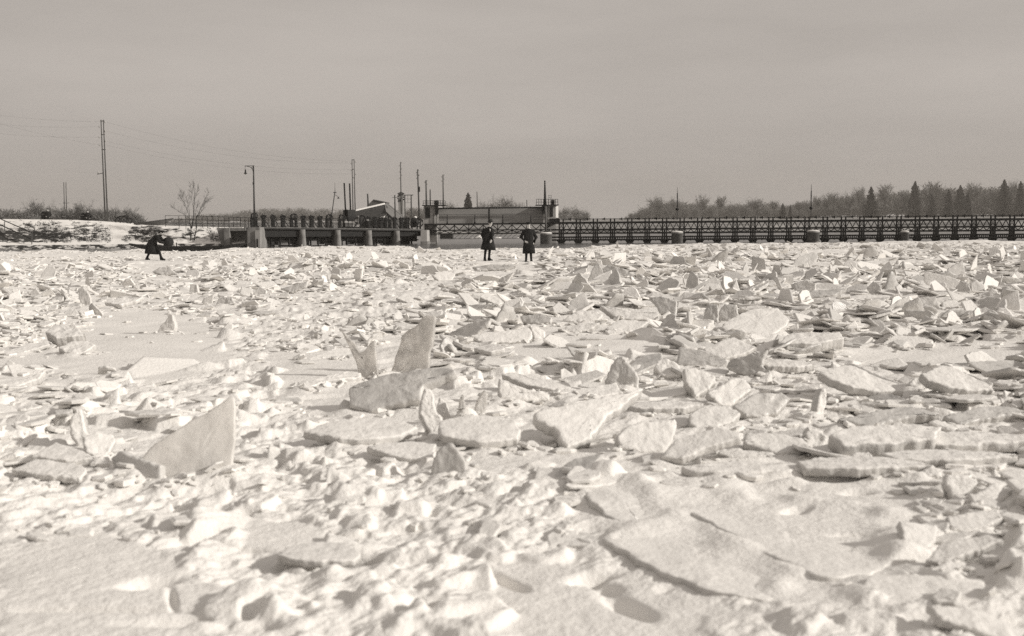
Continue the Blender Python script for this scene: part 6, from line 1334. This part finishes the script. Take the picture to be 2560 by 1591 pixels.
def person(loc, J, label, coat, sleeves, hatfn, hands, rz=0.0, shirt=None, face_dir=(0, -1, 0), group=None, extra=None):
    o = empty('person', loc, label, 'person', group, rz)
    E = [('pelvis', 'waist'), ('waist', 'chest'), ('chest', 'neck'), ('neck', 'jaw'), ('jaw', 'skull'), ('skull', 'crown'), ('chest', 'shL'), ('shL', 'elL'), ('elL', 'wrL'), ('chest', 'shR'), ('shR', 'elR'), ('elR', 'wrR'),
         ('pelvis', 'hipL'), ('hipL', 'knL'), ('knL', 'anL'), ('anL', 'heL'), ('anL', 'toL'), ('pelvis', 'hipR'), ('hipR', 'knR'), ('knR', 'anR'), ('anR', 'heR'), ('anR', 'toR')]
    R = dict(pelvis=.13, waist=.125, chest=.14, neck=.055, jaw=.066, skull=.092, crown=.07, shL=.062, elL=.046, wrL=.028, shR=.062, elR=.046, wrR=.028, hipL=.095, knL=.066, anL=.050, heL=.040, toL=.036, hipR=.095, knR=.066, anR=.050, heR=.040, toR=.036)
    JJ = {k: (Vector(J[k]), R[k]) for k in R}
    fd = Vector(face_dir).normalized(); sk = JJ['skull'][0]
    JJ['nose'] = (sk + fd * .105 - Vector((0, 0, .012)), .014); E.append(('skull', 'nose'))
    for key, d, s in hands: hand(JJ, E, 'wr' + key, JJ['wr' + key][0], d, s, key)
    me = skin_mesh('person', JJ, E, CLOTH2)
    me.materials.append(SKIN); zn = JJ['neck'][0].z - 0.01; wr = [JJ['wrL'][0], JJ['wrR'][0]]
    for p in me.polygons:
        c = p.center
        if c.z > zn or min((c - w).length for w in wr) < .20 and c.z < JJ['chest'][0].z - .15 and any((c - w).length < .2 and (w - JJ['el' + sd][0]).dot(c - w) > -.002 for w, sd in zip(wr, 'LR')): p.material_index = 1
    b = bpy.data.objects.new('body', me); COL.objects.link(b); b.parent = o
    def put(name, M, mt, sm=True):
        m_ = mesh_np(name, M.v, M.f, mt, sm); c = bpy.data.objects.new(name, m_); COL.objects.link(c); c.parent = o; return c
    put('coat', loft(coat, 32, 3, .06), CLOTH)
    for s in sleeves: put('sleeve', MB().tube([JJ[k][0] for k in s[:3]] , s[3], 14), CLOTH)
    put('collar', MB().torus(JJ['neck'][0] - Vector((0, 0, .035)) + fd * .01, .078, .028, 20, 8, (0, .15, 1)), CLOTH)
    side = fd.cross(Vector((0, 0, 1))).normalized()
    for s in (-1, 1):
        put('eye', MB().lathe(sk + fd * .083 + side * s * .032 + Vector((0, 0, .008 - .010)), [(.003, 0), (.010, .004), (.011, .011), (.004, .018)], 8), CLOTH); put('ear', MB().lathe(sk + side * s * .092 + Vector((0, 0, -.035)), [(.006, 0), (.015, .015), (.016, .045), (.006, .06)], 8), SKIN)
    put('mouth', MB().box(tuple(sk + fd * .082 + Vector((-.022, -.006, -.060))), tuple(sk + fd * .082 + Vector((.022, .006, -.052)))), HAT, False)
    put('hair', MB().lathe(sk + Vector((0, 0, -.03)) - fd * .016, [(.085, 0), (.098, .05), (.092, .10), (.05, .135), (.01, .14)], 18), HAT)
    hatfn(put, sk, fd, side)
    if shirt: put('shirt_front', shirt, SHIRT)
    for k in 'LR':
        a, t, h = JJ['an' + k][0], JJ['to' + k][0], JJ['he' + k][0]
        put('shoe', MB().tube([h + Vector((0, 0, .005)), h.lerp(t, .5) + Vector((0, 0, .018)), t], [.048, .052, .040], 12), RUBBERM)
    if extra: extra(put, JJ)
    return o
def fedora(put, sk, fd, side):
    c = sk + Vector((0, 0, .055)); M = MB().lathe(c, [(.158, .0), (.162, .012), (.108, .018), (.102, .07), (.088, .115), (.06, .125), (.01, .105)], 24); put('felt_hat', M, HAT)
def cap(put, sk, fd, side):
    c = sk + Vector((0, 0, .045)); M = MB().lathe(c, [(.098, -.01), (.104, .02), (.118, .036), (.112, .058), (.07, .072), (.01, .075)], 24); put('flat_cap', M, CLOTH)
    put('cap_visor', MB().prism([c + fd * .08 + side * .07, c + fd * .15 + side * .04, c + fd * .15 - side * .04, c + fd * .08 - side * .07], (0, 0, .012)), CLOTH, False)
def feet_at(px, py):
    G_ = ground_at(px, py); G_.z = float(FH(G_.x, G_.y)); return G_
def stand(px, py):
    """the spot under pixel column px whose snow surface shows at pixel row py"""
    best = None
    for Y in np.arange(36.0, 58.0, 0.1):
        x = at(px, py, Y).x; z = float(FH(x, Y)); a, b = proj(np.array([x]), np.array([Y]), np.array([z]))
        if best is None or abs(b[0] - py) < best[0]: best = (abs(b[0] - py), Vector((x, Y, z - 0.01)))
    return best[1]
g1_ = stand(1221, 652)
K1 = 0.93
def sc(J, k): return {n: (v[0] * k, v[1] * k, v[2] * k) for n, v in J.items()}
J1 = sc(dict(pelvis=(0, 0, 1.02), waist=(.01, 0, 1.18), chest=(.02, 0, 1.42), neck=(.06, -.01, 1.63), jaw=(.115, -.03, 1.72), skull=(.12, -.02, 1.81), crown=(.12, -.02, 1.87), shL=(-.17, .05, 1.53), elL=(-.29, .12, 1.25), wrL=(-.20, .16, 1.02), shR=(.19, -.06, 1.52), elR=(.22, -.12, 1.23), wrR=(.16, -.22, 1.02),
          hipL=(-.10, .02, .96), knL=(-.13, .0, .52), anL=(-.18, .02, .10), heL=(-.20, .08, .045), toL=(-.12, -.13, .03), hipR=(.09, -.02, .96), knR=(.07, -.06, .52), anR=(.03, -.04, .09), heR=(-.02, .0, .045), toR=(.20, -.12, .03)), K1)
c1 = [tuple(q * K1 for q in r) for r in [(.05, -.01, 1.60, .10, .08, 0), (.02, 0, 1.54, .21, .13, 0), (.01, 0, 1.40, .235, .155, 0), (.0, 0, 1.15, .225, .155, 0), (-.005, 0, .95, .27, .19, 0), (-.01, 0, .72, .32, .21, -.01), (-.01, 0, .53, .365, .225, -.025), (-.01, 0, .53, .33, .20, -.025)]]
sh1 = MB().prism([(.075, -.16, 1.45), (.12, -.165, 1.40), (.10, -.175, 1.28), (.07, -.17, 1.36)], (0, .03, 0))
person(g1_, J1, 'man in a felt hat and long open dark overcoat, turned right, standing on the ice', c1, [('shL', 'elL', 'wrL', [.085, .078, .066]), ('shR', 'elR', 'wrR', [.085, .078, .066])], fedora, [('L', (.2, .1, -1), (1, 0, 0)), ('R', (-.2, -.3, -.9), (1, 0, 0))], shirt=sh1, face_dir=(.72, -.66, -.12), group='people on the ice')
g2_ = stand(1322, 654)
K2 = 0.915
J2 = sc(dict(pelvis=(0, 0, .98), waist=(0, 0, 1.13), chest=(.0, 0, 1.36), neck=(.0, -.02, 1.55), jaw=(.0, -.05, 1.635), skull=(.0, -.04, 1.73), crown=(.0, -.03, 1.79), shL=(-.19, 0, 1.46), elL=(-.36, .02, 1.14), wrL=(-.17, -.19, .96), shR=(.19, 0, 1.46), elR=(.35, .04, 1.13), wrR=(.24, -.06, .90),
          hipL=(-.10, 0, .92), knL=(-.11, -.02, .50), anL=(-.12, 0, .09), heL=(-.12, .06, .045), toL=(-.15, -.15, .03), hipR=(.10, 0, .92), knR=(.10, -.02, .50), anR=(.11, 0, .09), heR=(.11, .06, .045), toR=(.14, -.15, .03)), K2)
c2 = [tuple(q * K2 for q in r) for r in [(0, -.01, 1.54, .10, .08, 0), (0, 0, 1.475, .205, .13, 0), (0, 0, 1.33, .235, .16, 0), (0, 0, 1.08, .225, .16, 0), (0, 0, .90, .245, .175, 0), (0, 0, .62, .28, .19, 0), (0, 0, .385, .30, .20, 0), (0, 0, .385, .27, .18, 0)]]
person(g2_, J2, 'man in a dark cap and long buttoned overcoat facing us on the ice', c2, [('shL', 'elL', 'wrL', [.09, .085, .07]), ('shR', 'elR', 'wrR', [.09, .085, .07])], cap, [('L', (.75, -.35, -.3), (0, .2, 1)), ('R', (-.4, -.1, -.9), (0, 1, 0))], face_dir=(.12, -.98, -.1), group='people on the ice')
g3_ = stand(386, 651)
J3 = dict(pelvis=(-.08, 0, .84), waist=(.0, 0, .96), chest=(.17, 0, 1.10), neck=(.30, -.01, 1.20), jaw=(.36, -.01, 1.22), skull=(.40, -.01, 1.28), crown=(.41, -.01, 1.34), shL=(.18, .17, 1.14), elL=(.36, .20, .90), wrL=(.58, .14, .84), shR=(.20, -.17, 1.14), elR=(.36, -.22, .86), wrR=(.58, -.16, .80),
          hipL=(-.11, .09, .80), knL=(-.20, .08, .44), anL=(-.38, .08, .10), heL=(-.43, .08, .06), toL=(-.24, .06, .03), hipR=(-.05, -.09, .80), knR=(.26, -.10, .47), anR=(.36, -.10, .09), heR=(.31, -.10, .045), toR=(.54, -.12, .03))
c3 = [(.28, -.01, 1.20, .09, .11, 0), (.20, 0, 1.16, .13, .21, 0), (.12, 0, 1.06, .17, .235, 0), (-.02, 0, .92, .19, .23, 0), (-.09, 0, .76, .23, .24, 0), (-.11, 0, .52, .28, .25, 0), (-.12, 0, .30, .31, .26, -.03), (-.12, 0, .30, .28, .23, -.03)]
def bundle(put, JJ):
    put('carried_sack', MB().lathe((.68, 0, .62), [(.05, 0), (.20, .06), (.25, .22), (.20, .38), (.06, .46)], 18), TARP)
person(g3_, J3, 'stooping man in a long dark coat carrying a sack before the black punt', c3, [('shL', 'elL', 'wrL', [.085, .08, .062]), ('shR', 'elR', 'wrR', [.085, .08, .062])], cap, [('L', (.9, -.2, -.1), (0, 0, 1)), ('R', (.9, .2, -.1), (0, 0, 1))], face_dir=(.95, -.15, -.2), group='people on the ice', extra=bundle)
for x, yb, lb in ((121, 549, 'man in dark clothes behind the bank crest beside the left covered load'), (221, 552.5, 'man in dark clothes behind the bank crest beside the right covered load')):
    p = at(x, yb + 6, 113.2); k = 0.66
    J = {n: (v[0] * k, v[1] * k, v[2] * k) for n, v in J2.items()}; J['skull'] = tuple(Vector(J['skull']))
    o = person(p, J2, lb, c2, [('shL', 'elL', 'wrL', [.09, .085, .07]), ('shR', 'elR', 'wrR', [.09, .085, .07])], cap, [('L', (.75, -.35, -.3), (0, .2, 1)), ('R', (-.4, -.1, -.9), (0, 1, 0))], face_dir=(-.1, -.98, -.1), group='people on the bank')
    top = at(x, 521.5 + (x - 121) * .032, 113.2).z; o.location.z = top - 1.70 
# ------------------------------------------------------------------ haze
hv = bpy.data.materials.new('haze'); hv.use_nodes = True; hn = hv.node_tree.nodes; hn.clear()
ho = hn.new('ShaderNodeOutputMaterial'); pv = hn.new('ShaderNodeVolumePrincipled'); pv.inputs['Color'].default_value = (0.92, 0.86, 0.79, 1); pv.inputs['Density'].default_value = 0.00026
hv.node_tree.links.new(pv.outputs[0], ho.inputs['Volume'])
hz_ = MB().box((-660, -90, -3.6), (660, 1060, 40)).build('haze', hv); tag(hz_, 'thin winter haze over the river', kind='stuff')
